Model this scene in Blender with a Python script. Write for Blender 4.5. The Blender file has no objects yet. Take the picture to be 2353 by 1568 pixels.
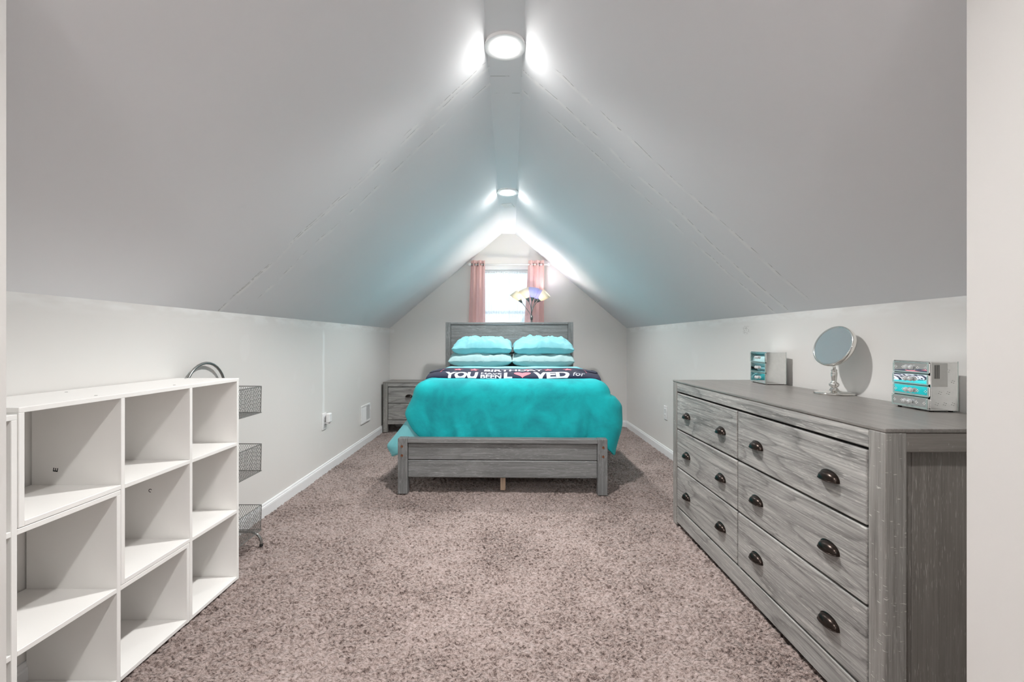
import bpy, bmesh, math, random
import numpy as np
from mathutils import Vector, Matrix, noise

random.seed(7)
S = bpy.context.scene
COL = S.collection

# ------------------------------------------------------------------ camera
CAMZ, F = 1.07, 1023.0
cam = bpy.data.cameras.new('camera')
cam.sensor_width = 36.0
cam.lens = 36.0 * F / 2353.0
cam.shift_x = 7.5 / 2353.0
cam.shift_y = 2.0 / 2353.0
cam.clip_start = 0.02
co = bpy.data.objects.new('camera', cam)
co.location = (0, 0, CAMZ)
co.rotation_euler = (math.pi / 2, 0, 0)
COL.objects.link(co)
S.camera = co

# ------------------------------------------------------------------ world, exposure
EXPOSURE = 1.3
DOWNLIGHT = 34.0
BEAM = 96.0
FILL_LIGHT = 32.0
BULB = 155.0
SKY = 1.1
S.view_settings.view_transform = 'Standard'
S.view_settings.look = 'None'
S.view_settings.exposure = EXPOSURE
S.view_settings.gamma = 1.0
S.view_settings.use_curve_mapping = False
W = bpy.data.worlds.new('world')
S.world = W
W.use_nodes = True
bg = W.node_tree.nodes['Background']
bg.inputs['Color'].default_value = (0.74, 0.90, 1.0, 1)
bg.inputs['Strength'].default_value = SKY


# ------------------------------------------------------------------ node helpers
class NT:
    def __init__(self, name):
        self.m = bpy.data.materials.new(name)
        self.m.use_nodes = True
        self.t = self.m.node_tree
        self.n = self.t.nodes
        self.b = self.n['Principled BSDF']
        self.out = self.n['Material Output']

    def new(self, typ, **kw):
        x = self.n.new(typ)
        for k, v in kw.items():
            setattr(x, k, v)
        return x

    def link(self, a, b):
        self.t.links.new(a, b)

    def put(self, sock, v):
        if isinstance(v, bpy.types.NodeSocket):
            self.link(v, sock)
        else:
            sock.default_value = v

    def math(self, op, a, b=0.0, c=0.0, clamp=False):
        x = self.new('ShaderNodeMath', operation=op)
        x.use_clamp = clamp
        self.put(x.inputs[0], a)
        self.put(x.inputs[1], b)
        self.put(x.inputs[2], c)
        return x.outputs[0]

    def coords(self, kind='Object'):
        return self.new('ShaderNodeTexCoord').outputs[kind]

    def mapping(self, vec, scale=(1, 1, 1), loc=(0, 0, 0), rot=(0, 0, 0)):
        x = self.new('ShaderNodeMapping')
        self.link(vec, x.inputs['Vector'])
        x.inputs['Scale'].default_value = scale
        self.put(x.inputs['Location'], loc)
        x.inputs['Rotation'].default_value = rot
        return x.outputs[0]

    def noise(self, vec, scale=1.0, detail=2.0, rough=0.5, dist=0.0):
        x = self.new('ShaderNodeTexNoise')
        if vec is not None:
            self.link(vec, x.inputs['Vector'])
        x.inputs['Scale'].default_value = scale
        x.inputs['Detail'].default_value = detail
        x.inputs['Roughness'].default_value = rough
        x.inputs['Distortion'].default_value = dist
        return x.outputs[0]

    def ramp(self, fac, stops):
        x = self.new('ShaderNodeValToRGB')
        self.link(fac, x.inputs[0])
        r = x.color_ramp
        while len(r.elements) < len(stops):
            r.elements.new(0.5)
        for e, (p, c) in zip(r.elements, stops):
            e.position = p
            e.color = (c[0], c[1], c[2], 1) if not isinstance(c, (int, float)) else (c, c, c, 1)
        return x.outputs[0]

    def mix(self, fac, a, b, mode='MIX'):
        x = self.new('ShaderNodeMix', data_type='RGBA', blend_type=mode)
        self.put(x.inputs[0], fac)
        for s, v in ((x.inputs[6], a), (x.inputs[7], b)):
            if isinstance(v, bpy.types.NodeSocket):
                self.link(v, s)
            else:
                s.default_value = (v[0], v[1], v[2], 1)
        return x.outputs[2]

    def bump(self, h, strength=0.3, dist=0.002):
        x = self.new('ShaderNodeBump')
        x.inputs['Strength'].default_value = strength
        x.inputs['Distance'].default_value = dist
        self.link(h, x.inputs['Height'])
        self.link(x.outputs[0], self.b.inputs['Normal'])

    def color(self, c):
        self.put(self.b.inputs['Base Color'], c if isinstance(c, bpy.types.NodeSocket) else (c[0], c[1], c[2], 1))

    def set(self, **kw):
        for k, v in kw.items():
            self.put(self.b.inputs[k.replace('_', ' ')], v)
        return self


def srgb(r, g, b):
    f = lambda c: (c / 255 / 12.92) if c / 255 <= 0.04045 else ((c / 255 + 0.055) / 1.055) ** 2.4
    return (f(r), f(g), f(b))


def simple(name, c, rough=0.5, metal=0.0, nscale=40.0, namt=0.06, bump=0.0, **kw):
    """plain finish with a slight procedural mottling"""
    m = NT(name)
    v = m.coords()
    n = m.noise(v, nscale, 3)
    m.color(m.mix(n, tuple(x * (1 - namt) for x in c), tuple(min(1, x * (1 + namt)) for x in c)))
    m.set(Roughness=rough, Metallic=metal, **kw)
    if bump:
        m.bump(n, bump, 0.001)
    return m.m


def wood_mat(name, axis, dark, mid, light, fleck=0.35, ring=0.65, rough=0.5, dash=0.0):
    m = NT(name)
    oi = m.new('ShaderNodeObjectInfo')
    off = m.math('MULTIPLY', oi.outputs['Random'], 37.0)
    cmb = m.new('ShaderNodeCombineXYZ')
    for i in range(3):
        m.link(off, cmb.inputs[i])
    v = m.mapping(m.coords(), loc=cmb.outputs[0])

    def sc(along, across):
        return tuple(along if i == axis else across for i in range(3))
    # contour lines of a stretched noise: cathedral grain
    n0 = m.noise(m.mapping(v, sc(0.6, 4.6)), 1.0, 2.0, 0.45, 0.2)
    wob = m.noise(m.mapping(v, sc(6, 60)), 1.0, 2.0)
    s = m.math('ADD', m.math('MULTIPLY', n0, 19.0), m.math('MULTIPLY', wob, 0.5))
    ringv = m.math('FRACT', s)
    ringm = m.ramp(ringv, [(0.0, 0.35), (0.10, 0.9), (0.6, 1.0), (0.92, 0.6), (1.0, 0.35)])
    fine = m.noise(m.mapping(v, sc(3.5, 170)), 1.0, 5.0, 0.65)
    mid_n = m.noise(m.mapping(v, sc(1.6, 22)), 1.0, 4.0, 0.6)
    base = m.ramp(m.math('ADD', m.math('MULTIPLY', fine, 0.6), m.math('MULTIPLY', mid_n, 0.4)),
                  [(0.33, dark), (0.5, mid), (0.68, light)])
    base = m.mix(m.math('MULTIPLY', ring, 1.0), base, m.mix(1.0, base, ringm, 'MULTIPLY'))
    # pale scratched flecks
    fl = m.noise(m.mapping(v, sc(22, 330)), 1.0, 2.0, 0.6)
    patch = m.noise(v, 3.5, 2.0)
    flm = m.ramp(m.math('ADD', fl, m.math('MULTIPLY', patch, 0.25)), [(0.74, 0.0), (0.80, 1.0)])
    base = m.mix(m.math('MULTIPLY', flm, fleck), base, tuple(min(1, x * 1.55) for x in light))
    if dash:
        da = m.noise(m.mapping(v, sc(210, 48)), 1.0, 1.0)
        dm = m.ramp(m.math('ADD', da, m.math('MULTIPLY', patch, 0.15)), [(0.775, 0.0), (0.80, 1.0)])
        base = m.mix(m.math('MULTIPLY', dm, dash), base, tuple(min(1, x * 1.5) for x in light))
    m.color(base)
    m.set(Roughness=rough)
    m.bump(fine, 0.35, 0.0024)
    return m.m


D_, M_, L_ = srgb(114, 112, 110), srgb(156, 154, 151), srgb(190, 188, 184)
WOOD_X = wood_mat('grey_wood_grain_across', 0, D_, M_, L_)
WOOD_Z = wood_mat('grey_wood_grain_upright', 2, srgb(112, 109, 106), srgb(142, 139, 135), srgb(168, 165, 161), ring=0.3, dash=0.8)
Dt, Mt, Lt = srgb(112, 108, 104), srgb(130, 126, 122), srgb(146, 142, 138)
WOOD_TOP = wood_mat('grey_wood_top', 0, Dt, Mt, Lt, fleck=0.1, ring=0.25, rough=0.32)
Db, Mb_, Lb = srgb(98, 99, 99), srgb(122, 123, 123), srgb(148, 149, 149)
BED_X = wood_mat('bed_wood_grain_across', 0, Db, Mb_, Lb, ring=0.35, fleck=0.5)
BED_Z = wood_mat('bed_wood_grain_upright', 2, Db, Mb_, Lb, ring=0.3, fleck=0.5)
BRONZE = simple('dark_bronze', srgb(52, 44, 40), 0.27, 0.85)
GAP = simple('dark_cavity', srgb(38, 35, 33), 0.8)
PALEWOOD = wood_mat('pale_pine', 2, srgb(178, 150, 126), srgb(196, 170, 146), srgb(210, 186, 164), fleck=0.0)
COPPER = simple('copper_bolt', srgb(150, 104, 80), 0.35, 0.8)
WHITE_LAM = simple('white_laminate', srgb(242, 240, 237), 0.42, nscale=6, namt=0.015)
WHITE_PL = simple('white_plastic', srgb(236, 236, 236), 0.35)
BASE_WHITE = simple('white_gloss_trim', srgb(234, 235, 236), 0.35, nscale=5, namt=0.02)
STEEL = simple('brushed_silver', srgb(150, 150, 148), 0.32, 0.9)
STEEL_D = simple('dark_silver_wire', srgb(138, 137, 134), 0.45, 0.6)
CHROME = simple('chrome', srgb(232, 230, 226), 0.08, 1.0, namt=0.01)
MIRROR = simple('mirror_glass', (0.93, 0.93, 0.93), 0.015, 1.0, namt=0.0)
MIRROR_ETCH = simple('etched_mirror_glass', (0.80, 0.81, 0.80), 0.12, 1.0, nscale=60, namt=0.08)
GLASS_EDGE = simple('green_glass_edge', srgb(196, 214, 210), 0.15, 0.6)
BLACKP = simple('black_print', srgb(25, 24, 24), 0.7)
CRYSTAL = simple('crystal_knob', (0.9, 0.92, 0.93), 0.05, 0.55)
GROMMET = simple('bronze_grommet', srgb(90, 66, 56), 0.35, 0.8)
PINK_INK = simple('pink_print', srgb(240, 128, 140), 0.9, bump=0.4, nscale=300)
WHITE_INK = simple('white_print', srgb(205, 208, 218), 0.9, bump=0.4, nscale=300)


def fabric(name, c1, c2, scale=3.0, weave=500, rough=0.9, sheen=0.3, bump=0.3):
    m = NT(name)
    v = m.coords()
    a = m.noise(v, scale, 4, 0.6, 0.4)
    w = m.noise(v, weave, 2)
    col = m.ramp(a, [(0.3, c1), (0.7, c2)])
    m.color(m.mix(0.25, col, m.mix(w, tuple(x * .6 for x in c1), c2)))
    m.set(Roughness=rough, Sheen_Weight=sheen, Sheen_Roughness=0.5)
    m.bump(w, bump, 0.002)
    return m.m


TEAL = fabric('teal_plush', srgb(0, 136, 145), srgb(0, 192, 197), 5.0, 350, sheen=0.04, bump=0.5)
AQUA = fabric('light_aqua_cotton', srgb(104, 182, 192), srgb(130, 204, 210), 6.0, 700, sheen=0.1)
AQUA_P = fabric('aqua_pillow_cotton', srgb(130, 204, 214), srgb(152, 214, 222), 6.0, 700, sheen=0.1)
PALE_P = fabric('pale_pillow_cotton', srgb(172, 206, 208), srgb(188, 216, 217), 6.0, 700, sheen=0.1)
TURQ = fabric('turquoise_satin_binding', srgb(20, 176, 190), srgb(60, 200, 210), 6.0, 700, rough=0.6)
NAVY = fabric('navy_fleece', srgb(16, 20, 44), srgb(30, 37, 68), 12.0, 400, sheen=0.08)
MATT = fabric('white_ticking', srgb(225, 225, 225), srgb(235, 235, 235))


def translucent(name, c, transp, fac=0.5):
    m = NT(name)
    v = m.coords()
    w = m.noise(m.mapping(v, (60, 60, 2)), 1.0, 3)
    col = m.mix(w, tuple(x * .9 for x in c), c)
    d = m.new('ShaderNodeBsdfDiffuse')
    t = m.new('ShaderNodeBsdfTranslucent')
    m.link(col, d.inputs[0])
    m.link(col, t.inputs[0])
    mx = m.new('ShaderNodeMixShader')
    mx.inputs[0].default_value = fac
    m.link(d.outputs[0], mx.inputs[1])
    m.link(t.outputs[0], mx.inputs[2])
    if transp > 0:
        tr = m.new('ShaderNodeBsdfTransparent')
        m2 = m.new('ShaderNodeMixShader')
        m2.inputs[0].default_value = transp
        m.link(mx.outputs[0], m2.inputs[1])
        m.link(tr.outputs[0], m2.inputs[2])
        mx = m2
    m.link(mx.outputs[0], m.out.inputs[0])
    return m.m


SHEER = translucent('white_sheer', (0.93, 0.95, 0.97), 0.22, 0.6)
PINK = translucent('pink_curtain_cloth', srgb(250, 214, 210), 0.0, 0.40)
SHADE_CREAM = translucent('cream_lamp_shade', srgb(252, 244, 228), 0.0, 0.12)
SHADE_LILAC = translucent('lilac_lamp_shade', srgb(206, 205, 244), 0.0, 0.12)


def emitter(name, c, s):
    m = NT(name)
    m.color((0.9, 0.9, 0.9))
    m.b.inputs['Emission Color'].default_value = (*c, 1)
    m.b.inputs['Emission Strength'].default_value = s
    return m.m


LENS = emitter('downlight_lens', (1.0, 0.985, 0.96), DOWNLIGHT)
BULB_M = emitter('warm_bulb', (1.0, 0.95, 0.88), BULB)


def glass_mat():
    m = NT('window_glass')
    g = m.new('ShaderNodeBsdfGlossy')
    g.inputs['Roughness'].default_value = 0.02
    t = m.new('ShaderNodeBsdfTransparent')
    t.inputs[0].default_value = (0.95, 0.97, 0.97, 1)
    mx = m.new('ShaderNodeMixShader')
    mx.inputs[0].default_value = 0.06
    m.link(t.outputs[0], mx.inputs[1])
    m.link(g.outputs[0], mx.inputs[2])
    m.link(mx.outputs[0], m.out.inputs[0])
    return m.m


GLASS = glass_mat()


def smoothband(m, val, centre, half, soft):
    """1 inside |val-centre|<half, falling to 0 over soft"""
    d = m.math('ABSOLUTE', m.math('SUBTRACT', val, centre))
    return m.math('SUBTRACT', 1.0, m.math('DIVIDE', m.math('SUBTRACT', d, half), soft), clamp=True)


def ceiling_mat():
    m = NT('ceiling_paint')
    v = m.coords()
    xyz = m.new('ShaderNodeSeparateXYZ')
    m.link(v, xyz.inputs[0])
    X, Y, Z = xyz.outputs
    big = m.noise(v, 1.1, 3)
    col = m.mix(big, (0.835, 0.842, 0.865), (0.865, 0.872, 0.895))
    wig = m.math('MULTIPLY', m.math('SUBTRACT', m.noise(v, 2.2, 3), 0.5), 0.10)
    wig2 = m.math('MULTIPLY', m.math('SUBTRACT', m.noise(v, 25.0, 2), 0.5), 0.008)
    yy = m.math('ADD', m.math('ADD', Y, wig), wig2)
    dash = m.ramp(m.noise(v, 26.0, 2, 0.6), [(0.46, 0.0), (0.54, 1.0)])
    dash2 = m.ramp(m.noise(v, 9.0, 2, 0.6), [(0.40, 0.0), (0.55, 1.0)])
    right = m.math('GREATER_THAN', X, 0.075)
    left = m.math('LESS_THAN', X, -0.1)
    dark = None
    pale = None
    for side, y0, k, w in ((right, 2.13, 0.0, .0020), (right, 2.33, 0.03, .0016), (right, 2.52, -0.02, .0018),
                           (left, 2.26, 0.03, .0016), (left, 2.31, 0.0, .0016), (left, 2.46, 0.03, .0016)):
        c = m.math('ADD', y0, m.math('MULTIPLY', m.math('ABSOLUTE', X), k))
        ln = m.math('MULTIPLY', side, smoothband(m, yy, c, w, 0.0022))
        ln = m.math('MULTIPLY', ln, dash)
        ln = m.math('MULTIPLY', ln, dash2)
        dark = ln if dark is None else m.math('MAXIMUM', dark, ln)
        pl = m.math('MULTIPLY', side, smoothband(m, yy, m.math('ADD', c, 0.012), 0.006, 0.014))
        pl = m.math('MULTIPLY', pl, dash2)
        pale = pl if pale is None else m.math('MAXIMUM', pale, pl)
    flat = m.math('SUBTRACT', 1.0, m.math('ADD', right, left), clamp=True)
    for y0 in (2.575, 2.41):
        ln = m.math('MULTIPLY', m.math('MULTIPLY', flat, dash), smoothband(m, Y, y0, 0.0012, 0.003))
        dark = m.math('MAXIMUM', dark, ln)
    spots = m.ramp(m.noise(v, 7.0, 3, 0.7), [(0.70, 0.0), (0.80, 1.0)])
    col = m.mix(m.math('MULTIPLY', pale, 0.6), col, (0.95, 0.95, 0.95))
    col = m.mix(m.math('MULTIPLY', dark, 0.6), col, (0.30, 0.30, 0.30))
    col = m.mix(m.math('MULTIPLY', spots, 0.06), col, (0.5, 0.5, 0.5))
    m.color(col)
    m.set(Roughness=0.62)
    return m.m


def wall_mat(name='warm_white_wall_paint', c0=(0.745, 0.728, 0.705), c1=(0.785, 0.768, 0.745)):
    m = NT(name)
    v = m.coords()
    xyz = m.new('ShaderNodeSeparateXYZ')
    m.link(v, xyz.inputs[0])
    X, Y, Z = xyz.outputs
    big = m.noise(v, 1.4, 3)
    col = m.mix(big, c0, c1)
    n = m.noise(m.mapping(v, (4, 4, 14)), 1.0, 3, 0.6)
    # brighter touch-up paint cut in under the ceiling line
    band = m.math('MULTIPLY', m.math('SUBTRACT', Z, 1.165), 22.0, clamp=True)
    band = m.math('MULTIPLY', band, m.ramp(n, [(0.42, 0.0), (0.58, 1.0)]))
    band = m.math('MULTIPLY', band, m.math('GREATER_THAN', m.math('ABSOLUTE', X), 1.45))
    # filler streak above the left socket
    st = smoothband(m, m.math('ADD', Y, m.math('MULTIPLY', m.noise(v, 6.0, 2), 0.03)), 3.645, 0.008, 0.02)
    st = m.math('MULTIPLY', st, smoothband(m, Z, 0.82, 0.30, 0.06))
    st = m.math('MULTIPLY', st, m.math('LESS_THAN', X, -1.0))
    pale = m.math('MAXIMUM', m.math('MULTIPLY', band, 0.6), st)
    # filler dabs
    dab = m.ramp(m.noise(m.mapping(v, (2.3, 2.3, 1.7)), 2.0, 1), [(0.70, 0.0), (0.74, 1.0)])
    pale = m.math('MAXIMUM', pale, m.math('MULTIPLY', dab, 0.12))
    col = m.mix(pale, col, (0.88, 0.88, 0.87))
    # scuffed screw patch high on the right wall
    dy = m.math('DIVIDE', m.math('SUBTRACT', Y, 2.80), 0.055)
    dz = m.math('DIVIDE', m.math('SUBTRACT', Z, 1.145), 0.035)
    r = m.math('ADD', m.math('MULTIPLY', dy, dy), m.math('MULTIPLY', dz, dz))
    pm = m.math('MULTIPLY', m.math('SUBTRACT', 1.0, r, clamp=True), m.math('GREATER_THAN', X, 1.0))
    sp = m.ramp(m.noise(v, 90.0, 2), [(0.48, 0.0), (0.6, 1.0)])
    col = m.mix(m.math('MULTIPLY', m.math('MULTIPLY', pm, sp), 0.7), col, (0.42, 0.40, 0.38))
    m.color(col)
    m.set(Roughness=0.5)
    return m.m


def carpet_mat():
    m = NT('mauve_beige_carpet')
    v = m.coords()
    a = m.noise(v, 2.4, 3, 0.6, 0.5)
    b = m.noise(m.mapping(v, (80, 150, 60)), 1.0, 2, 0.6)
    f = m.noise(m.mapping(v, (300, 420, 420)), 1.0, 1, 0.6)
    t = m.math('ADD', m.math('MULTIPLY', a, 0.18), m.math('ADD', m.math('MULTIPLY', b, 0.52), m.math('MULTIPLY', f, 0.30)))
    c = m.ramp(t, [(0.37, srgb(48, 36, 32)), (0.435, srgb(102, 87, 82)), (0.50, srgb(140, 125, 119)), (0.62, srgb(170, 155, 151))])
    m.color(c)
    m.set(Roughness=0.95, Sheen_Weight=0.15)
    return m.m


CEIL, WALL, CARPET = ceiling_mat(), wall_mat(), carpet_mat()
WALL_DIMMED = wall_mat('dimmed_wall_paint', (0.59, 0.573, 0.552), (0.62, 0.603, 0.582))  # wall paint darkened in colour so the brightly lit door jamb looks dimmer


# ------------------------------------------------------------------ mesh helpers
class MB:
    def __init__(self):
        self.v, self.f = [], []

    def add(self, vs, fs):
        o = len(self.v)
        self.v += [tuple(p) for p in vs]
        self.f += [tuple(i + o for i in f) for f in fs]
        return self

    def box(self, x0, x1, y0, y1, z0, z1):
        vs = [(x, y, z) for x in (x0, x1) for y in (y0, y1) for z in (z0, z1)]
        return self.add(vs, [(0, 1, 3, 2), (4, 6, 7, 5), (0, 4, 5, 1), (2, 3, 7, 6), (0, 2, 6, 4), (1, 5, 7, 3)])

    def bbox(self, x0, x1, y0, y1, z0, z1, b=0.002, seg=1):
        bm = bmesh.new()
        bmesh.ops.create_cube(bm, size=1.0)
        for p in bm.verts:
            p.co = ((x0 + x1) / 2 + p.co.x * (x1 - x0), (y0 + y1) / 2 + p.co.y * (y1 - y0), (z0 + z1) / 2 + p.co.z * (z1 - z0))
        b = min(b, 0.45 * min(x1 - x0, y1 - y0, z1 - z0))
        bmesh.ops.bevel(bm, geom=bm.edges[:], offset=b, segments=seg, profile=0.5, affect='EDGES')
        bm.verts.ensure_lookup_table()
        for i, p in enumerate(bm.verts):
            p.index = i
        self.add([p.co[:] for p in bm.verts], [[p.index for p in f.verts] for f in bm.faces])
        bm.free()
        return self

    def tube(self, pts, r, n=8, cap=True):
        pts = [Vector(p) for p in pts]
        rs = r if isinstance(r, (list, tuple)) else [r] * len(pts)
        rings = []
        up = None
        for i, p in enumerate(pts):
            d = (pts[min(i + 1, len(pts) - 1)] - pts[max(i - 1, 0)]).normalized()
            if up is None:
                up = Vector((0, 0, 1)) if abs(d.z) < 0.9 else Vector((1, 0, 0))
            s = d.cross(up).normalized()
            up = s.cross(d).normalized()
            rings.append([p + (s * math.cos(2 * math.pi * k / n) + up * math.sin(2 * math.pi * k / n)) * rs[i] for k in range(n)])
        vs = [q for ring in rings for q in ring]
        fs = [(i * n + k, i * n + (k + 1) % n, (i + 1) * n + (k + 1) % n, (i + 1) * n + k)
              for i in range(len(rings) - 1) for k in range(n)]
        if cap:
            fs += [tuple(range(n))[::-1], tuple((len(rings) - 1) * n + k for k in range(n))]
        return self.add(vs, fs)

    def lathe(self, prof, n=24, M=None):
        """prof: list of (r, z); revolved about z, then moved by matrix M"""
        vs, fs = [], []
        for r, z in prof:
            for k in range(n):
                a = 2 * math.pi * k / n
                p = Vector((r * math.cos(a), r * math.sin(a), z))
                vs.append(M @ p if M else p)
        for i in range(len(prof) - 1):
            for k in range(n):
                fs.append((i * n + k, i * n + (k + 1) % n, (i + 1) * n + (k + 1) % n, (i + 1) * n + k))
        return self.add(vs, fs)

    def grid(self, rows, closed_v=False):
        """rows: list of equally long point lists"""
        n = len(rows[0])
        vs = [p for r in rows for p in r]
        fs = []
        for i in range(len(rows) - 1):
            for k in range(n if closed_v else n - 1):
                fs.append((i * n + k, i * n + (k + 1) % n, (i + 1) * n + (k + 1) % n, (i + 1) * n + k))
        return self.add(vs, fs)

    def mesh(self, name, smooth=False):
        me = bpy.data.meshes.new(name)
        me.from_pydata(self.v, [], self.f)
        bm = bmesh.new()
        bm.from_mesh(me)
        bmesh.ops.recalc_face_normals(bm, faces=bm.faces[:])
        bm.to_mesh(me)
        bm.free()
        if smooth:
            me.polygons.foreach_set('use_smooth', [True] * len(me.polygons))
        return me

    def obj(self, name, mat, parent=None, smooth=False):
        return link(name, self.mesh(name, smooth), mat, parent)


def link(name, me, mat=None, parent=None):
    if mat is not None and not me.materials:
        me.materials.append(mat)
    o = bpy.data.objects.new(name, me)
    COL.objects.link(o)
    if parent is not None:
        o.parent = parent
    return o


def thing(name, label, cat, loc=(0, 0, 0), rotz=0.0, group=None):
    o = bpy.data.objects.new(name, None)
    o.empty_display_size = 0.05
    COL.objects.link(o)
    o.location = loc
    o.rotation_euler = (0, 0, rotz)
    return tag(o, label, cat, group)


def tag(o, label, cat, group=None):
    o['label'], o['category'] = label, cat
    if group:
        o['group'] = group
    return o


def struct(o, label=None):
    o['kind'] = 'structure'
    if label:
        o['label'] = label
    return o


def autosmooth(o, ang=40):
    me = o.data
    me.polygons.foreach_set('use_smooth', [True] * len(me.polygons))
    try:
        me.set_sharp_from_angle(angle=math.radians(ang))
    except Exception:
        pass
    return o


def box_part(name, dims, mat, parent, b=0.002, seg=1):
    return MB().bbox(*dims, b=b, seg=seg).obj(name, mat, parent)


# ------------------------------------------------------------------ room shell
XL, XR, YB = -1.51, 1.494, 5.64
Y0 = -2.5


def knee_l(y):
    t = max(0, min(1, (y - 1.337) / (YB - 1.337)))
    return 1.222 + t * 0.024


def knee_r(y):
    t = max(0, min(1, (y - 1.453) / (YB - 1.453)))
    return 1.2206 + t * 0.0254


def ridge(y):
    """z, left edge, right edge of the flat strip along the ridge"""
    if y <= 2.58:
        return 2.51, -0.106, 0.070
    t = min(1, (y - 2.58) / (YB - 2.58))
    return 2.51 - 0.073 * t, -0.106 + 0.012 * t, 0.070 + 0.013 * t


ys = [Y0, -1, 0, 0.7, 1.337, 1.453, 2, 2.58, 3.2, 4, 4.8, YB, YB + 0.06]
rows_in, rows_out = [], []
for y in ys:
    z, a, b = ridge(y)
    rows_in.append([(XL - 0.04, y, knee_l(y) - 0.036), (a, y, z), (b, y, z), (XR + 0.04, y, knee_r(y) - 0.036)])
    rows_out.append([(XL - 0.04, y, knee_l(y) + 0.07), (a, y, z + 0.1), (b, y, z + 0.1), (XR + 0.04, y, knee_r(y) + 0.07)])
mb = MB()
mb.grid(rows_in)
mb.grid(rows_out)
n4 = len(ys) * 4
for i in range(len(ys) - 1):
    mb.f.append((i * 4, (i + 1) * 4, n4 + (i + 1) * 4, n4 + i * 4))
    mb.f.append((i * 4 + 3, n4 + i * 4 + 3, n4 + (i + 1) * 4 + 3, (i + 1) * 4 + 3))
for i in (0, len(ys) - 1):
    for k in range(3):
        mb.f.append((i * 4 + k, i * 4 + k + 1, n4 + i * 4 + k + 1, n4 + i * 4 + k))
struct(mb.obj('ceiling', CEIL))

# side walls, a little proud of the ceiling line behind the slope
for nm, x0, x1, kf in (('wall_left', XL - 0.12, XL, knee_l), ('wall_right', XR, XR + 0.12, knee_r)):
    rows = []
    for y in ys:
        t = kf(y) + 0.003
        rows.append([(x0, y, -0.05), (x1, y, -0.05), (x1, y, t), (x0, y, t)])
    mb = MB().grid(rows, closed_v=True)
    k = (len(ys) - 1) * 4
    mb.f += [(0, 1, 2, 3), (k, k + 3, k + 2, k + 1)]
    struct(mb.obj(nm, WALL))

# gable wall with the window opening
WX0, WX1, WZ0, WZ1 = -0.37, 0.35, 0.92, 1.985
mb = MB()
for d in ((XL - 0.12, WX0, -0.05, 2.6), (WX1, XR + 0.12, -0.05, 2.6), (WX0, WX1, -0.05, WZ0), (WX0, WX1, WZ1, 2.6)):
    mb.box(d[0], d[1], YB, YB + 0.14, d[2], d[3])
struct(mb.obj('wall_back', WALL))
struct(MB().box(XL - 0.12, XR + 0.12, Y0 - 0.1, Y0, -0.05, 2.7).obj('wall_front', WALL))

# wing walls of the opening the camera looks through
PY0, PY1 = 0.66, 0.80
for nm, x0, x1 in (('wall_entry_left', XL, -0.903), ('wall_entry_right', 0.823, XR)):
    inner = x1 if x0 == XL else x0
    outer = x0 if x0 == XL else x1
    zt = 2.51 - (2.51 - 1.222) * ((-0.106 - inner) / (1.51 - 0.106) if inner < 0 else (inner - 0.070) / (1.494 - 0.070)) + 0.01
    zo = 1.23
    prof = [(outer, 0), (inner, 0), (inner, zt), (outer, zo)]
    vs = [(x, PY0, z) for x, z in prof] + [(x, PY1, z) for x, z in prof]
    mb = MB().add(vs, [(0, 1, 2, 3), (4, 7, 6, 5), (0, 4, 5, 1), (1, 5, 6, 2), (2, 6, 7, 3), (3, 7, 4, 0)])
    struct(mb.obj(nm, WALL_DIMMED))


# carpet: one sheet with modelled tufts
def carpet_sheet():
    xs = np.concatenate([np.arange(XL, -1.25, 0.012), np.arange(-1.25, 1.05, 0.0048), np.arange(1.05, XR + 0.011, 0.012)])
    yv = np.concatenate([np.arange(Y0, 1.0, 0.04), np.arange(1.0, 3.2, 0.0048), np.arange(3.2, YB + 0.01, 0.0095)])
    rng = np.random.default_rng(3)

    def vnoise(cell_x, cell_y):
        g = rng.random((int((YB - Y0) / cell_y) + 6, int((XR - XL) / cell_x) + 6))
        fx = (xs - XL) / cell_x
        fy = (yv - Y0) / cell_y
        ix, iy = fx.astype(int), fy.astype(int)
        tx, ty = fx - ix, fy - iy
        tx, ty = tx * tx * (3 - 2 * tx), ty * ty * (3 - 2 * ty)
        a = g[np.ix_(iy, ix)] * (1 - tx) + g[np.ix_(iy, ix + 1)] * tx
        b = g[np.ix_(iy + 1, ix)] * (1 - tx) + g[np.ix_(iy + 1, ix + 1)] * tx
        return a * (1 - ty[:, None]) + b * ty[:, None]
    h = 0.45 * vnoise(0.019, 0.012) + 0.35 * vnoise(0.011, 0.0075) + 0.20 * vnoise(0.05, 0.04)
    h = np.clip((h - 0.26) / 0.36, 0, 1)
    z = (h - 1.0) * 0.016 + 0.003 * (vnoise(0.25, 0.2) - 1.0)
    XX, YY = np.meshgrid(xs, yv)
    co_ = np.stack([XX, YY, z], -1).reshape(-1, 3)
    idx = np.arange(co_.shape[0]).reshape(len(yv), len(xs))
    q = np.stack([idx[:-1, :-1], idx[:-1, 1:], idx[1:, 1:], idx[1:, :-1]], -1).reshape(-1, 4)
    return co_, q


cs, qs = carpet_sheet()
me = bpy.data.meshes.new('floor')
me.vertices.add(len(cs))
me.vertices.foreach_set('co', cs.ravel().astype(np.float32))
me.loops.add(qs.size)
me.loops.foreach_set('vertex_index', qs.ravel().astype(np.int32))
me.polygons.add(len(qs))
me.polygons.foreach_set('loop_start', np.arange(0, qs.size, 4, dtype=np.int32))
me.polygons.foreach_set('loop_total', np.full(len(qs), 4, dtype=np.int32))
me.polygons.foreach_set('use_smooth', np.ones(len(qs), dtype=bool))
me.update()
struct(link('floor', me, CARPET))
struct(MB().box(XL - 0.12, XR + 0.12, Y0 - 0.1, YB + 0.14, -0.10, -0.03).obj('floor_subfloor', GAP))

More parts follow.
